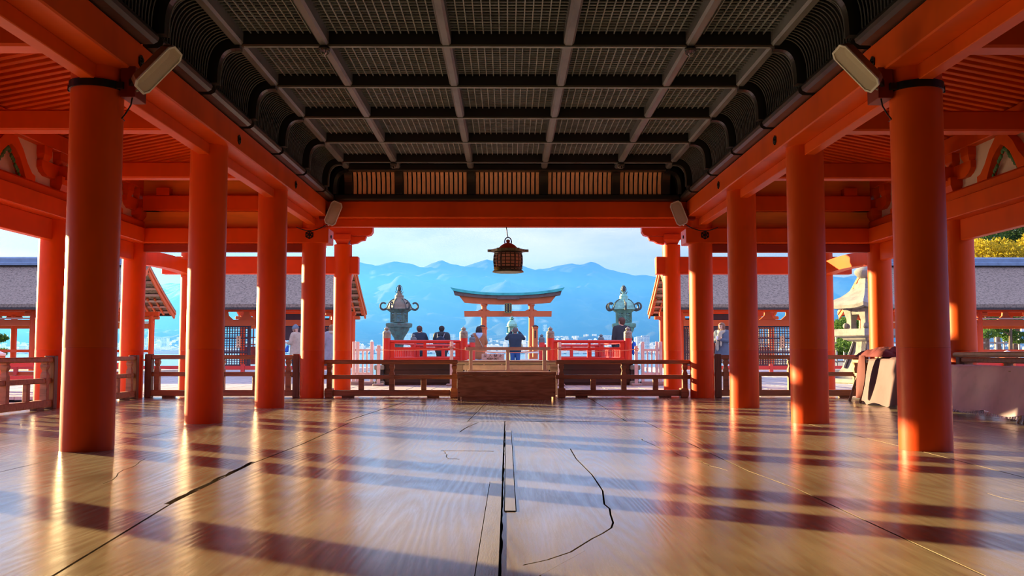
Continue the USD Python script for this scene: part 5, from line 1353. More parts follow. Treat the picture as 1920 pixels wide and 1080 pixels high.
for sx in (-1, 1):
    for sy in (-1, 1):
        x, y = sx * 0.26, sy * 0.26
        mm_ = MB(); mm_.lathe([(0.12 * sq, zq(617)), (0.115 * sq, zq(600)), (0.16 * sq, zq(590)), (0.19 * sq, zq(581)), (0.19 * sq, zq(578))], (x, y, 0), 4, math.pi / 4)
        obj("firebox_leg", mm_, "stone", sl)
        obj("leg_scroll", MB().sphere((x + sx * 0.10, y + sy * 0.10, zq(611)), 0.075, 2), "stone", sl, smooth=True)
sq_stack("firebox_top", [(0.50, 590), (0.52, 586), (0.52, 578)])
sq_stack("platform", [(0.40, 640), (0.55, 637), (0.60, 634), (0.78, 631), (0.82, 629), (0.82, 619), (0.78, 617)])
sq_stack("shaft", [(0.86, 712), (0.62, 690), (0.42, 660), (0.36, 640)])
for a_ in range(4):
    c_, s_ = math.cos(a_ * math.pi / 2), math.sin(a_ * math.pi / 2)
    R_ = np.array([[c_, -s_, 0], [s_, c_, 0], [0, 0, 1.0]])
    mm_ = MB()
    for xx in (-0.30, 0.30):
        p0 = R_ @ np.array([xx * 1.1, -0.475, zq(690)]); p1 = R_ @ np.array([xx * 0.66, -0.265, zq(641)])
        mm_.bar(p0, p1, 0.11, 0.04)
    obj("shaft_rib", mm_, "stone", sl)
obj("plinth", MB().box(-1.0, 1.0, -1.0, 1.0, 0.0, 0.12, 0.03), "stone", sl)

# ------------------------------------------------------------------ trees behind the right corridor
def leaf_cloud(n, centre_r, leaf, rs, flat=1.0):
    m_v, m_f = [], []
    ctr = []
    for c, r in centre_r:
        k = max(6, int(n * r ** 2 / sum(q_[1] ** 2 for q_ in centre_r)))
        d = rs.normal(size=(k, 3)); d /= np.linalg.norm(d, axis=1, keepdims=True)
        ctr.append(np.array(c) + d * (r * rs.uniform(0.72, 1.05, (k, 1))) * np.array([1, 1, flat]))
    ctr = np.vstack(ctr); k = len(ctr)
    a = rs.normal(size=(k, 3)); a /= np.linalg.norm(a, axis=1, keepdims=True)
    b = np.cross(a, rs.normal(size=(k, 3))); b /= np.linalg.norm(b, axis=1, keepdims=True)
    sz = leaf * rs.uniform(0.6, 1.3, (k, 1))
    v = np.stack([ctr - a * sz, ctr + b * sz * 0.45, ctr + a * sz, ctr - b * sz * 0.45], 1).reshape(-1, 3)
    f = np.arange(k * 4).reshape(-1, 4)
    return MB().add(v, f)
def tree(label, loc, h, cr, foliage, seed, n=5000, leaf=0.16, low=0.35, pine=False, name="tree"):
    rs = np.random.default_rng(seed)
    t = thing(name, label, "tree", loc)
    bend = rs.uniform(-0.12, 0.12, 2) * h
    trunk = [(0, 0, -0.3), (bend[0] * 0.3, bend[1] * 0.3, h * 0.3), (bend[0] * 0.8, bend[1] * 0.8, h * 0.6), (bend[0], bend[1], h * 0.88)]
    m = MB().tube(trunk, [h * 0.028, h * 0.022, h * 0.014, h * 0.005], 8)
    cl = []
    for k in range(14 if not pine else 11):
        z = h * (low + (0.97 - low) * rs.uniform(0, 1))
        a = rs.uniform(0, 2 * math.pi)
        env = cr * (1 - ((z / h - 0.62) / 0.5) ** 2 * 0.8)
        rad = env * rs.uniform(0.25, 0.8)
        c = (bend[0] * z / h + rad * math.cos(a), bend[1] * z / h + rad * math.sin(a), z)
        cl.append((c, cr * (rs.uniform(0.30, 0.50))))
        m.tube([(bend[0] * z / h * 0.8, bend[1] * z / h * 0.8, z * 0.82), ((c[0] + bend[0] * z / h) / 2, (c[1] + bend[1] * z / h) / 2, z * 0.93), c], [h * 0.009, h * 0.006, h * 0.002], 5)
    obj("trunk", m, "tree_bark", t, smooth=40)
    obj("foliage", leaf_cloud(n, cl, leaf, rs, 0.42 if pine else 0.85), foliage, t, kind="stuff")
    return t
tree("bright yellow-leaved tree above the ridge of the right corridor", (at_y(1868, 470, 66)[0], 66, -0.5), 9.2, 3.2, "leaf_yellow", 3, 15000, 0.12, 0.45)
tree("yellow and green tree at the top right photo edge behind the corridor", (at_y(1925, 470, 70)[0], 70, -0.5), 10.5, 3.4, "leaf_yellow", 5, 13000, 0.12, 0.5)
tree("tall green tree behind the yellow tree on the right", (at_y(1838, 450, 76)[0], 76, -0.5), 12.0, 4.2, "leaf_green", 7, 16000, 0.14, 0.4)
tree("tall mid-green tree at the back of the right-hand grove", (at_y(1890, 430, 84)[0], 84, -0.5), 14.5, 4.8, "leaf_green", 9, 16000, 0.16, 0.4)
tree("dark green tree furthest right in the grove behind the corridor", (at_y(1960, 430, 80)[0], 80, -0.5), 14.0, 5.0, "leaf_dark", 11, 14000, 0.16, 0.35)
tree("dark green tree deep in the grove, left of the others", (at_y(1800, 450, 92)[0], 92, -0.5), 13.0, 5.0, "leaf_dark", 12, 12000, 0.16, 0.3)
for u, Y, h_, sd_, lab in ((1848, 50, 4.6, 21, "leaning young pine seen through the right corridor, left of the pair"), (1893, 52, 4.8, 23, "young pine seen through the right corridor, right of the pair"), (1612, 54, 3.4, 25, "green pine seen through the firebox of the stone lantern"), (1583, 58, 3.2, 27, "distant pine left of the stone lantern")):
    tree(lab, (at_y(u, 640, Y)[0], Y, -0.25), h_, 1.6, "needle_green", sd_, 7000, 0.08, 0.30, True, "pine_tree")
tree("dark pine branch at the left photo edge seen through the corridor", (at_y(-8, 640, 50)[0], 50, -3.0), 7.4, 1.1, "needle_green", 29, 2500, 0.13, 0.5, True, "pine_tree")
fh = thing("islet", "small rocky islet under the pine at the left edge", "rock", (at_y(-8, 640, 50)[0], 50, -3.2))
obj("rock_mass", MB().sphere((0, 0, -0.2), (2.5, 2.0, 0.5), 3), "mossy_stone", fh, smooth=True)
bf = thing("back_fence", "dark picket fence under the pines behind the right corridor", "fence")
for k in range(60):
    x = 14 + k * 0.45
    obj("picket", MB().box(x - 0.04, x + 0.04, 55.95, 56.05, -0.3, 1.9), "grey_wood", bf)
obj("rail", MB().box(14, 41, 56.05, 56.12, 1.3, 1.4), "grey_wood", bf)
obj("rail", MB().box(14, 41, 56.05, 56.12, 0.2, 0.3), "grey_wood", bf)

# ------------------------------------------------------------------ the town on the far shore
def on_ground(u, v, y0=2520, y1=6000):
    for Y in np.arange(y0, y1, 12.0):
        p = at_y(u, v, Y)
        if float(ground_h(np.array([p[0]]), np.array([Y]))[0]) >= p[2]:
            return p
    return at_y(u, v, 3000)
def building(label, u0, u1, v0, v1, floors, bays, mt_="city_white", base_y=None):
    p = on_ground((u0 + u1) / 2, v1) if base_y is None else at_y((u0 + u1) / 2, v1, base_y)
    Y = p[1]; kx = Y / F_PX
    w_, h_ = (u1 - u0) * kx, (v1 - v0) * kx
    t = thing("far_building", label, "building", (p[0], Y, p[2]))
    obj("wall", MB().box(-w_ / 2, w_ / 2, 0, max(12, w_ * 0.35), -8 if base_y is None else -h_ * 2, h_), mt_, t)
    obj("roof_parapet", MB().box(-w_ / 2 - 0.5, w_ / 2 + 0.5, -0.5, max(12, w_ * 0.35) + 0.5, h_, h_ + 1.0), mt_, t)
    for a in range(floors):
        for b in range(bays):
            cx_ = -w_ / 2 + w_ * (b + 0.5) / bays; cz_ = h_ * (a + 0.5) / floors
            obj("window", MB().box(cx_ - w_ / bays * 0.33, cx_ + w_ / bays * 0.33, -0.4, 0.1, cz_ - h_ / floors * 0.27, cz_ + h_ / floors * 0.27), "city_window", t)
building("lone white tower block on the hillside right of the torii", 1018, 1025.5, 609, 621.5, 8, 3)
building("broad white hotel with gridded windows low on the far left shore", 268, 312, 634, 650, 6, 14)
building("white tower building between the two people at the left stage railing", 805, 814, 626, 639, 7, 4)
building("low white block right of the hooded person on the far shore", 836, 853, 627, 638, 5, 7)
building("long pale hotel block between the left lantern and the dark-haired person", 752, 776, 625, 639, 6, 9)
building("tall pale tower block seen between the right barrier posts", 1204, 1218, 630, 661, 12, 5)
building("white slab block just left of the tall right-hand tower", 1195, 1203, 632, 661, 12, 3)
building("low white building behind the right rear stage railing", 1128, 1150, 629, 638, 3, 8)
building("white block near the right torii leg on the far shore", 986, 992, 641, 654, 5, 2)
rc = np.random.default_rng(4)
houses = []
while len(houses) < 2600:
    u = rc.uniform(-150, 2050); Y = 2515 + 1200 * rc.uniform(0, 1) ** 1.5
    dens = 1.0 if u > 1030 or 930 < u else 0.6
    if rc.uniform() > dens: continue
    x = (u - 951.3) / F_PX * Y
    if meshkit.noise(np.array([[x / 260, Y / 200, 0]]), 6)[0] < 0.42: continue
    z = float(ground_h(np.array([x]), np.array([Y]))[0])
    if z > 95: continue
    w_, d_, h_ = rc.uniform(6, 16), rc.uniform(6, 14), rc.uniform(4, 9) * (2.6 if rc.uniform() < 0.07 else 1)
    seen = any(a < u < b for a, b in ((0, 62), (272, 342), (660, 1240), (1555, 1600)))
    houses.append((-(w_ * h_ / Y ** 2) * (1 if seen else 0.01), x, Y, z, w_, d_, h_))
houses.sort()
ct = MB()
for k, (_, x, Y, z, w_, d_, h_) in enumerate(houses):
    if k < 260:
        m = MB().box(x - w_ / 2, x + w_ / 2, Y, Y + d_, z - 4, z + h_)
        m.add([(x - w_ / 2 - 0.5, Y - 0.5, z + h_), (x + w_ / 2 + 0.5, Y - 0.5, z + h_), (x + w_ / 2 + 0.5, Y + d_ + 0.5, z + h_), (x - w_ / 2 - 0.5, Y + d_ + 0.5, z + h_), (x - w_ / 4, Y + d_ / 2, z + h_ * 1.3), (x + w_ / 4, Y + d_ / 2, z + h_ * 1.3)],
              [[0, 1, 5, 4], [2, 3, 4, 5], [1, 2, 5, 5], [3, 0, 4, 4], [0, 3, 2, 1]])
        tag(obj("town_house", m, "city_white"), "small pale house of the town, a few pixels large, on the far shore", "house", "houses of the far town")
    else:
        ct.box(x - w_ / 2, x + w_ / 2, Y, Y + d_, z - 4, z + h_)
cty = obj("town_houses", ct, "city_white", kind="stuff")
tag(cty, "white speckle of the countless smaller houses along the far shore", "houses")
# ------------------------------------------------------------------ people
for nm, c in (("skin", (0.62, 0.36, 0.26)), ("hair_black", (0.018, 0.014, 0.013)), ("hair_brown", (0.085, 0.032, 0.018)), ("hair_light", (0.20, 0.095, 0.05)), ("hair_grey", (0.11, 0.09, 0.08)), ("navy", (0.012, 0.028, 0.052)), ("dark_suit", (0.022, 0.022, 0.026)),
              ("charcoal", (0.02, 0.028, 0.035)), ("jeans", (0.02, 0.085, 0.26)), ("rust_coat", (0.36, 0.13, 0.045)), ("blue_bag", (0.01, 0.10, 0.48)), ("cream_coat", (0.46, 0.36, 0.26)), ("grey_coat", (0.25, 0.25, 0.28)), ("tweed", (0.085, 0.11, 0.15)),
              ("scarf_beige", (0.42, 0.36, 0.26)), ("beanie_grey", (0.13, 0.17, 0.21)), ("trouser_black", (0.015, 0.015, 0.02)), ("shoe_black", (0.012, 0.012, 0.014)), ("phone_black", (0.01, 0.01, 0.012)), ("paper_white", (0.75, 0.76, 0.78)), ("pale_blue", (0.35, 0.50, 0.66)), ("eye_dark", (0.02, 0.012, 0.01)), ("lip", (0.42, 0.12, 0.10)), ("yellow_bag", (0.60, 0.55, 0.28))):
    plain(nm, c, 0.75 if nm != "skin" else 0.5, 0.10, 14.0)
def ball(p, r, n=14):
    return m3.Manifold.sphere(float(r), n).translate([float(x) for x in p])
def limb(ps, rs, n=14):
    return [m3.Manifold.batch_hull([ball(ps[i_], rs[i_], n), ball(ps[i_ + 1], rs[i_ + 1], n)]) for i_ in range(len(ps) - 1)]
def fuse(parts, res=0.03, it=8):
    u = m3.Manifold.batch_boolean(parts, m3.OpType.Add)
    if res:
        u = u.refine_to_length(res)
    mm_ = u.to_mesh(); tm_ = trimesh.Trimesh(mm_.vert_properties[:, :3], mm_.tri_verts, process=True)
    if it:
        trimesh.smoothing.filter_taubin(tm_, 0.5, -0.53, it)
    return tm_
def hand(w, d, side, thumb, curl=0.5, k=1.0):
    """palm and five fingers from the wrist w, pointing along d; side = across the palm, thumb on its + end"""
    d = np.array(d, float) / np.linalg.norm(d); s_ = np.array(side, float); s_ -= d * (s_ @ d); s_ /= np.linalg.norm(s_); n = np.cross(d, s_)
    w = np.array(w, float); out = []
    kn = [w + d * 0.085 * k + s_ * x * k for x in (-0.030, -0.010, 0.010, 0.030)]
    out.append(m3.Manifold.batch_hull([ball(w + d * 0.01, 0.024 * k, 10)] + [ball(q_, 0.013 * k, 8) for q_ in kn]))
    for q_, ln in zip(kn, (0.055, 0.070, 0.076, 0.068)):
        d1 = d * math.cos(curl * 0.6) - n * math.sin(curl * 0.6); d2 = d * math.cos(curl * 1.6) - n * math.sin(curl * 1.6)
        a = q_ + d1 * ln * 0.55 * k; b = a + d2 * ln * 0.5 * k
        out += limb([q_, a, b], [0.0095 * k, 0.0085 * k, 0.0075 * k], 8)
    t0 = w + d * 0.03 * k + s_ * thumb * 0.026 * k; t1 = t0 + (d * 0.6 + s_ * thumb * 0.8) * 0.036 * k; t2 = t1 + (d * 0.9 + s_ * thumb * 0.2 - n * 0.3) * 0.03 * k
    out += limb([t0, t1, t2], [0.013 * k, 0.0105 * k, 0.009 * k], 8)
    return out
def person(label, loc, face, H, arms, head=(0, 0), stride=0.0, wear=None, slim=1.0, lean=0.0):
    """local +y is the way the person faces; arms = ((elbow, wrist, hand dir), same right) in fractions of H; head = (turn, tilt)"""
    w = wear
    t = thing("person", label, "person", loc, face)
    h = H
    P_ = lambda x, y, z: np.array([x * h, y * h, z * h])
    sh = 0.108 * slim
    sho = {s_: P_(s_ * sh, -0.005 + lean, 0.815) for s_ in (-1, 1)}
    hip = {s_: P_(s_ * 0.052, 0, 0.505) for s_ in (-1, 1)}
    knee = {s_: P_(s_ * 0.055, s_ * stride * 0.5 + 0.012, 0.285) for s_ in (-1, 1)}
    ank = {s_: P_(s_ * 0.058, s_ * stride - 0.012, 0.045) for s_ in (-1, 1)}
    toe = {s_: ank[s_] + P_(s_ * 0.012, 0.095, -0.028) for s_ in (-1, 1)}
    neck, hc = P_(0, -0.005 + lean, 0.84), P_(0, 0.010 + lean, 0.928)
    R_ = np.eye(3)
    a, b = head
    Rz = np.array([[math.cos(a), -math.sin(a), 0], [math.sin(a), math.cos(a), 0], [0, 0, 1]]); Rx = np.array([[1, 0, 0], [0, math.cos(b), -math.sin(b)], [0, math.sin(b), math.cos(b)]])
    Rh = Rz @ Rx
    Q = lambda x, y, z: hc + Rh @ (np.array([x, y, z]) * h)
    elbow, wrist, hdir = {}, {}, {}
    for s_, (e, wr, hd_) in zip((-1, 1), arms):
        elbow[s_], wrist[s_], hdir[s_] = P_(*e), P_(*wr), np.array(hd_, float)
    g = slim
    torso = [m3.Manifold.batch_hull([ball(P_(s_ * 0.045 * g, 0, 0.52), 0.062 * h * g) for s_ in (-1, 1)] + [ball(P_(s_ * 0.040 * g, lean * 0.4, 0.62), 0.055 * h * g) for s_ in (-1, 1)]),
             m3.Manifold.batch_hull([ball(P_(s_ * 0.040 * g, lean * 0.4, 0.62), 0.055 * h * g) for s_ in (-1, 1)] + [ball(P_(s_ * 0.058 * g, lean * 0.8, 0.74), 0.058 * h * g) for s_ in (-1, 1)]),
             m3.Manifold.batch_hull([ball(P_(s_ * 0.058 * g, lean * 0.8, 0.74), 0.058 * h * g) for s_ in (-1, 1)] + [ball(sho[s_] * np.array([0.86, 1, 1]), 0.036 * h) for s_ in (-1, 1)] + [ball(P_(0, lean, 0.835), 0.034 * h)])]
    skull = [m3.Manifold.batch_hull([ball(Q(0, -0.012, 0.012), 0.054 * h, 18), ball(Q(0, 0.010, 0.014), 0.050 * h, 18), ball(Q(0, 0.020, -0.042), 0.027 * h, 12), ball(Q(0, 0.0, -0.028), 0.040 * h, 12)])]
    face_ = [m3.Manifold.batch_hull([ball(Q(0, 0.060, -0.014), 0.0055 * h, 8), ball(Q(0, 0.056, 0.010), 0.005 * h, 8), ball(Q(-0.009, 0.052, -0.014), 0.005 * h, 8), ball(Q(0.009, 0.052, -0.014), 0.005 * h, 8)])]
    ears = [m3.Manifold.batch_hull([ball(Q(s_ * 0.053, -0.006, 0.008), 0.007 * h, 8), ball(Q(s_ * 0.050, -0.002, -0.020), 0.005 * h, 8), ball(Q(s_ * 0.056, -0.014, 0.0), 0.006 * h, 8)]) for s_ in (-1, 1)]
    body = torso + skull + face_ + ears + limb([neck - P_(0, 0, 0.02), hc + Rh @ (np.array([0, -0.012, -0.03]) * h)], [0.034 * h, 0.031 * h])
    for s_ in (-1, 1):
        body += limb([sho[s_] * np.array([0.95, 1, 1]), elbow[s_], wrist[s_]], [0.032 * h, 0.023 * h, 0.015 * h])
        d = hdir[s_]; sd_ = np.cross(d, [0, 0, 1.0]) if abs(d[2]) < 0.8 else np.array([0, 1.0, 0])
        body += hand(wrist[s_], d, sd_, -s_, 0.55, h / 1.72)
        body += limb([hip[s_], knee[s_], ank[s_]], [0.058 * h, 0.035 * h, 0.022 * h])
        body += limb([ank[s_] - P_(0, 0.02, 0.015), toe[s_]], [0.026 * h, 0.018 * h])
    obj("body", fuse(body, 0.03, 6), "skin", t, smooth=True)
    # clothing
    def coat_parts(gr, low):
        pp = []
        for q_ in torso:
            pp.append(q_)
        c = m3.Manifold.batch_boolean(torso, m3.OpType.Add)
        pieces = [m3.Manifold.batch_hull([ball(P_(s_ * 0.058 * g, lean * 0.8, 0.74), (0.060 + gr) * h) for s_ in (-1, 1)] + [ball(sho[s_] * np.array([0.88, 1, 1]), (0.037 + gr) * h) for s_ in (-1, 1)] + [ball(P_(0, lean - 0.004, 0.828), (0.032 + gr) * h)]),
                  m3.Manifold.batch_hull([ball(P_(s_ * 0.058 * g, lean * 0.8, 0.74), (0.060 + gr) * h) for s_ in (-1, 1)] + [ball(P_(s_ * 0.044 * g, lean * 0.4, 0.62), (0.058 + gr) * h) for s_ in (-1, 1)]),
                  m3.Manifold.batch_hull([ball(P_(s_ * 0.044 * g, lean * 0.4, 0.62), (0.058 + gr) * h) for s_ in (-1, 1)] + [ball(P_(s_ * 0.050 * g, 0, max(low, 0.50)), (0.062 + gr) * h) for s_ in (-1, 1)])]
        if low < 0.48:
            pieces.append(m3.Manifold.batch_hull([ball(P_(s_ * 0.050 * g, 0, 0.52), (0.062 + gr) * h) for s_ in (-1, 1)] + [ball(P_(s_ * 0.066 * g, 0, low), (0.060 + gr) * h) for s_ in (-1, 1)]))
        for s_ in (-1, 1):
            wr2 = wrist[s_] * 0.93 + elbow[s_] * 0.07
            pieces += limb([sho[s_] * np.array([0.97, 1, 1]), elbow[s_], wr2], [(0.034 + gr) * h, (0.027 + gr * 0.8) * h, (0.020 + gr * 0.6) * h])
        return pieces
    tt_, lowc, gr = w["top"]
    jk = fuse(coat_parts(gr, lowc), 0.03, 7)
    cutz = (lowc - 0.045) * h
    obj("coat" if lowc < 0.5 else "jacket", jk, tt_, t, smooth=True)
    if w.get("legs"):
        tr_ = [m3.Manifold.batch_hull([ball(P_(s_ * 0.046 * g, 0, 0.535), 0.066 * h * g) for s_ in (-1, 1)] + [ball(P_(s_ * 0.05, 0, 0.49), 0.064 * h) for s_ in (-1, 1)])]
        for s_ in (-1, 1):
            tr_ += limb([hip[s_], knee[s_], ank[s_] + P_(0, 0, 0.01)], [0.064 * h, 0.045 * h, 0.034 * h])
        obj("trousers", fuse(tr_, 0.03, 6), w["legs"], t, smooth=True)
    so_ = []
    for s_ in (-1, 1):
        obj("shoe", fuse(limb([ank[s_] - P_(0, 0.022, 0.014), toe[s_]], [0.032 * h, 0.024 * h]) + limb([ank[s_] + P_(0, 0, 0.01), ank[s_] - P_(0, 0.01, 0.015)], [0.028 * h, 0.030 * h]), 0.03, 4), w.get("shoe", "shoe_black"), t, smooth=True)
    hm = w["hair"]
    kind = w.get("cut", "short")
    cap = m3.Manifold.batch_hull([ball(Q(0, -0.014, 0.016), 0.0595 * h, 18), ball(Q(0, 0.006, 0.020), 0.0555 * h, 18)] + ([ball(Q(0, -0.022, -0.018), 0.046 * h, 14)] if kind != "hat" else []))
    cutter = m3.Manifold.cube([0.3 * h, 0.2 * h, 0.3 * h], True)
    M_ = np.eye(4)[:3]; 
    def place(mf, c, R3=Rh):
        return mf.transform(np.hstack([R3, np.asarray(c, float)[:, None]]))
    hairp = cap - place(cutter, Q(0, 0.128, -0.150 + 0.022))
    parts = [hairp]
    if kind == "long":
        parts.append(m3.Manifold.batch_hull([ball(Q(0, -0.030, 0.0), 0.050 * h), ball(Q(-0.038, -0.020, -0.02), 0.030 * h), ball(Q(0.038, -0.020, -0.02), 0.030 * h), ball(Q(-0.036, -0.020, -0.115), 0.022 * h), ball(Q(0.036, -0.020, -0.115), 0.022 * h)]))
    if kind == "bob":
        for s_ in (-1, 1):
            parts += limb([Q(s_ * 0.040, -0.006, 0.03), Q(s_ * 0.058, 0.004, -0.03), Q(s_ * 0.052, 0.012, -0.080)], [0.026 * h, 0.022 * h, 0.014 * h])
        parts.append(m3.Manifold.batch_hull([ball(Q(0, -0.030, -0.01), 0.046 * h), ball(Q(-0.036, -0.02, -0.075), 0.022 * h), ball(Q(0.036, -0.02, -0.075), 0.022 * h)]))
        parts += limb([Q(-0.03, 0.040, 0.048), Q(0.0, 0.052, 0.040), Q(0.034, 0.036, 0.030)], [0.016 * h, 0.012 * h, 0.014 * h])
    if kind == "hat":
        parts = [m3.Manifold.batch_hull([ball(Q(0, -0.012, 0.018), 0.063 * h, 18), ball(Q(0, 0.006, 0.022), 0.058 * h, 18), ball(Q(0, -0.014, 0.052), 0.046 * h, 14)]) - place(cutter, Q(0, 0.0, -0.150 + 0.004))]
        parts += [place(m3.Manifold.cylinder(0.024 * h, 0.0625 * h, 0.0625 * h, 24), Q(0, -0.004, 0.0))]
        obj("beanie", fuse(parts, 0.02, 4), w["hat"], t, smooth=True)
        parts = limb([Q(-0.046, 0.0, -0.012), Q(-0.042, 0.006, -0.09)], [0.018 * h, 0.013 * h]) + limb([Q(0.046, 0.0, -0.012), Q(0.042, 0.006, -0.09)], [0.018 * h, 0.013 * h])
    obj("hair", fuse(parts, 0.02, 4), hm, t, smooth=True)
    ey = MB()
    for s_ in (-1, 1):
        ey.sphere(Q(s_ * 0.021, 0.052, 0.004), (0.0075 * h, 0.005 * h, 0.0055 * h), 1)
    obj("eyes", ey, "eye_dark", t)
    obj("mouth", MB().sphere(Q(0, 0.046, -0.040), (0.014 * h, 0.006 * h, 0.004 * h), 1), "lip", t)
    return t, P_, Q, wrist
DOWN = (((-0.145, -0.01, 0.64), (-0.135, 0.06, 0.50), (0, 0.3, -1)), ((0.145, -0.01, 0.64), (0.135, 0.06, 0.50), (0, 0.3, -1)))
FRONT = (((-0.145, 0.0, 0.66), (-0.05, 0.13, 0.64), (0.7, 0.5, 0.2)), ((0.145, 0.0, 0.66), (0.05, 0.13, 0.64), (-0.7, 0.5, 0.2)))
SHOOT = (((-0.185, 0.06, 0.76), (-0.075, 0.10, 0.915), (0.45, 0.25, 0.85)), ((0.185, 0.06, 0.76), (0.075, 0.10, 0.915), (-0.45, 0.25, 0.85)))
ONE_UP = (((-0.145, -0.01, 0.64), (-0.135, 0.06, 0.50), (0, 0.3, -1)), ((0.16, 0.05, 0.69), (0.055, 0.11, 0.85), (-0.3, 0.2, 0.9)))
def stand(u, Y, z=0.0): return (float(at_y(u, 660, Y)[0]), Y, z)
PY = 31.6
t, P_, Q, wr = person("person with short brown hair in a navy jacket, at the left stage railing", stand(786, PY), 0.10, 1.66, ONE_UP, (0.15, 0.0), 0, dict(top=("navy", 0.50, 0.014), legs="trouser_black", hair="hair_brown"))
obj("phone", MB().box(-0.035, 0.035, -0.004, 0.004, -0.07, 0.07, 0.003).arr() if False else MB().box(wr[1][0] - 0.06, wr[1][0] + 0.01, wr[1][1] + 0.05, wr[1][1] + 0.06, wr[1][2] + 0.0, wr[1][2] + 0.15, 0.003), "phone_black", t)
t, P_, Q, wr = person("person in a dark hooded jacket carrying a backpack, looking at the torii", stand(828, PY + 0.1), -0.15, 1.66, FRONT, (0.0, 0.0), 0, dict(top=("charcoal", 0.50, 0.022), legs="trouser_black", hair="hair_black"), 1.12)
hd_ = fuse([m3.Manifold.batch_hull([ball(P_(s_ * 0.045, -0.050, 0.838), 0.040 * 1.66) for s_ in (-1, 1)] + [ball(P_(0, -0.062, 0.80), 0.034 * 1.66)])] + limb([P_(-0.07, 0.02, 0.850), P_(-0.06, -0.04, 0.855), P_(0.06, -0.04, 0.855), P_(0.07, 0.02, 0.850)], [0.02 * 1.66, 0.032 * 1.66, 0.032 * 1.66, 0.02 * 1.66]), 0.03, 5)
obj("hood", hd_, "charcoal", t, smooth=True)
bpk = fuse([m3.Manifold.batch_hull([ball(P_(s_ * 0.060, -0.115, z_), 0.034 * 1.66) for s_ in (-1, 1) for z_ in (0.60, 0.735)] + [ball(P_(0, -0.115, 0.765), 0.036 * 1.66)])], 0.03, 3)
bpo = obj("backpack", bpk, "navy", t, smooth=True)
m = MB()
for s_ in (-1, 1):
    m.tube([P_(s_ * 0.06, -0.12, 0.76), P_(s_ * 0.075, -0.05, 0.86), P_(s_ * 0.08, 0.03, 0.85), P_(s_ * 0.082, 0.085, 0.76), P_(s_ * 0.085, 0.0, 0.63), P_(s_ * 0.07, -0.10, 0.61)], 0.016, 6)
obj("shoulder_straps", m, "grey_coat", bpo, smooth=40)
t, P_, Q, wr = person("person with long black hair in a rust-brown coat beside the left torii leg", stand(898, 31.2), 0.12, 1.63, FRONT, (-0.1, 0.0), 0, dict(top=("rust_coat", 0.40, 0.016), legs="pale_blue", hair="hair_black", cut="long"), 0.95)
obj("scarf", fuse(limb([P_(-0.06, 0.02, 0.845), P_(-0.045, -0.045, 0.845), P_(0.045, -0.045, 0.845), P_(0.06, 0.02, 0.845)], [0.026 * 1.6] * 4) + [m3.Manifold.batch_hull([ball(P_(s_ * 0.05, -0.066, 0.82), 0.014 * 1.6) for s_ in (-1, 1)] + [ball(P_(0.0, -0.07, 0.76), 0.012 * 1.6)])], 0.03, 3), "pale_blue", t, smooth=True)
obj("bag_strap", MB().tube([P_(-0.07, -0.03, 0.85), P_(-0.02, -0.088, 0.76), P_(0.05, -0.092, 0.62), P_(0.09, -0.06, 0.54)], 0.010, 6), "cream_coat", t, smooth=40)
t, P_, Q, wr = person("person in a navy pullover and jeans, both hands raised taking a photo", stand(966, 33.0), 0.0, 1.64, SHOOT, (0.0, 0.05), 0, dict(top=("navy", 0.515, 0.018), legs="jeans", hair="hair_grey"), 1.12)
obj("camera_phone", MB().box(-0.08, 0.08, 0.24, 0.25, 1.54, 1.62, 0.003), "phone_black", t)
obj("bag", fuse([m3.Manifold.batch_hull([ball(P_(0.12, 0.03, z_), 0.03) for z_ in (0.56, 0.66)] + [ball(P_(0.15, 0.03, 0.60), 0.03)])], 0.03, 3), "yellow_bag", t, smooth=True)
t, P_, Q, wr = person("tall person in a dark suit seen from behind, in front of the green bronze lantern", stand(1166, 29.55), 0.18, 1.86, ONE_UP, (0.45, 0.0), 0, dict(top=("dark_suit", 0.45, 0.014), legs="trouser_black", hair="hair_brown"), 1.06)
obj("shoulder_bag", fuse([m3.Manifold.batch_hull([ball(P_(0.205, -0.02, z_), 0.065) for z_ in (0.40, 0.56)] + [ball(P_(0.20, 0.03, 0.46), 0.06)])], 0.03, 3), "blue_bag", t, smooth=True)
obj("bag_strap", MB().tube([P_(0.20, 0.0, 0.60), P_(0.12, -0.03, 0.83), P_(0.06, -0.075, 0.80), P_(0.13, -0.07, 0.68), P_(0.20, -0.02, 0.59)], 0.014, 6), "navy", t, smooth=40)
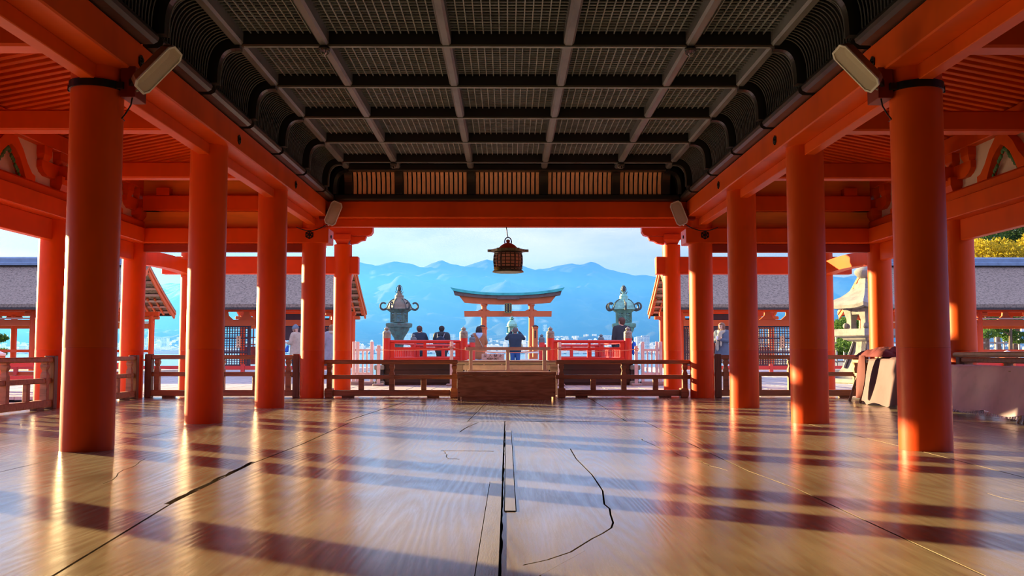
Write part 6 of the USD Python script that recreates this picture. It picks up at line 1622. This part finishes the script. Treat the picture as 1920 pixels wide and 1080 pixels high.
# woman-height figure with the scarf, right; faces left towards the camera
HOLD = (((-0.135, 0.03, 0.665), (0.0, 0.13, 0.685), (0.8, 0.4, 0.2)), ((0.135, 0.03, 0.665), (0.02, 0.13, 0.69), (-0.8, 0.4, 0.2)))
t, P_, Q, wr = person("person with light brown bob, thick beige scarf and blue-grey tweed coat on the right", stand(1354, 29.6), math.pi - 0.55, 1.70, HOLD, (-0.35, 0.0), 0.02, dict(top=("tweed", 0.33, 0.018), legs=None, hair="hair_light", cut="bob"), 1.0)
obj("scarf", fuse(limb([P_(-0.065, 0.02, 0.835), P_(-0.05, -0.045, 0.845), P_(0.05, -0.045, 0.845), P_(0.065, 0.02, 0.835), P_(0.0, 0.075, 0.815), P_(-0.065, 0.02, 0.835)], [0.034 * 1.7] * 6) + limb([P_(0.02, 0.085, 0.81), P_(0.045, 0.110, 0.68), P_(0.05, 0.105, 0.50)], [0.045, 0.050, 0.045]) + limb([P_(-0.01, 0.085, 0.81), P_(-0.015, 0.105, 0.70), P_(-0.012, 0.10, 0.58)], [0.04, 0.045, 0.04]), 0.03, 5), "scarf_beige", t, smooth=True)
obj("cup", MB().lathe([(0.026, 0), (0.034, 0.10), (0.036, 0.10), (0.036, 0.112), (0.0, 0.114)], P_(0.03, 0.185, 0.685), 14), "paper_white", t, smooth=40)
READ = (((-0.135, 0.03, 0.66), (-0.045, 0.15, 0.655), (0.3, 0.8, 0.1)), ((0.135, 0.03, 0.66), (0.045, 0.15, 0.655), (-0.3, 0.8, 0.1)))
t, P_, Q, wr = person("person in a cream coat and grey beanie holding a white sheet, left between pillars", stand(554, 30.0), 1.25, 1.62, READ, (0.05, -0.2), 0.02, dict(top=("cream_coat", 0.42, 0.020), legs="trouser_black", hair="hair_light", cut="hat", hat="beanie_grey"), 1.0)
Ts = np.eye(4); Ts[:3, :3] = np.array([[1, 0, 0], [0, math.cos(0.7), -math.sin(0.7)], [0, math.sin(0.7), math.cos(0.7)]]); Ts[:3, 3] = P_(0, 0.215, 0.66)
obj("paper_sheet", MB().prism(sg.box(-0.15, -0.02, 0.15, 0.19), 0.002, Ts), "paper_white", t)
obj("handbag", fuse([m3.Manifold.batch_hull([ball(P_(-0.10, 0.11, z_), 0.03) for z_ in (0.50, 0.60)] + [ball(P_(-0.10, 0.17, 0.50), 0.035)])], 0.03, 3), "blue_bag", t, smooth=True)
t, P_, Q, wr = person("person in a long grey coat half hidden behind the porch pillar on the left", stand(622, 28.4), 0.5, 1.60, FRONT, (0.1, 0.0), 0.02, dict(top=("grey_coat", 0.36, 0.024), legs="trouser_black", hair="hair_light", cut="long"), 1.05)
obj("collar", fuse(limb([P_(-0.06, 0.03, 0.852), P_(-0.05, -0.05, 0.855), P_(0.05, -0.05, 0.855), P_(0.06, 0.03, 0.852)], [0.030 * 1.6] * 4), 0.03, 3), "cream_coat", t, smooth=True)
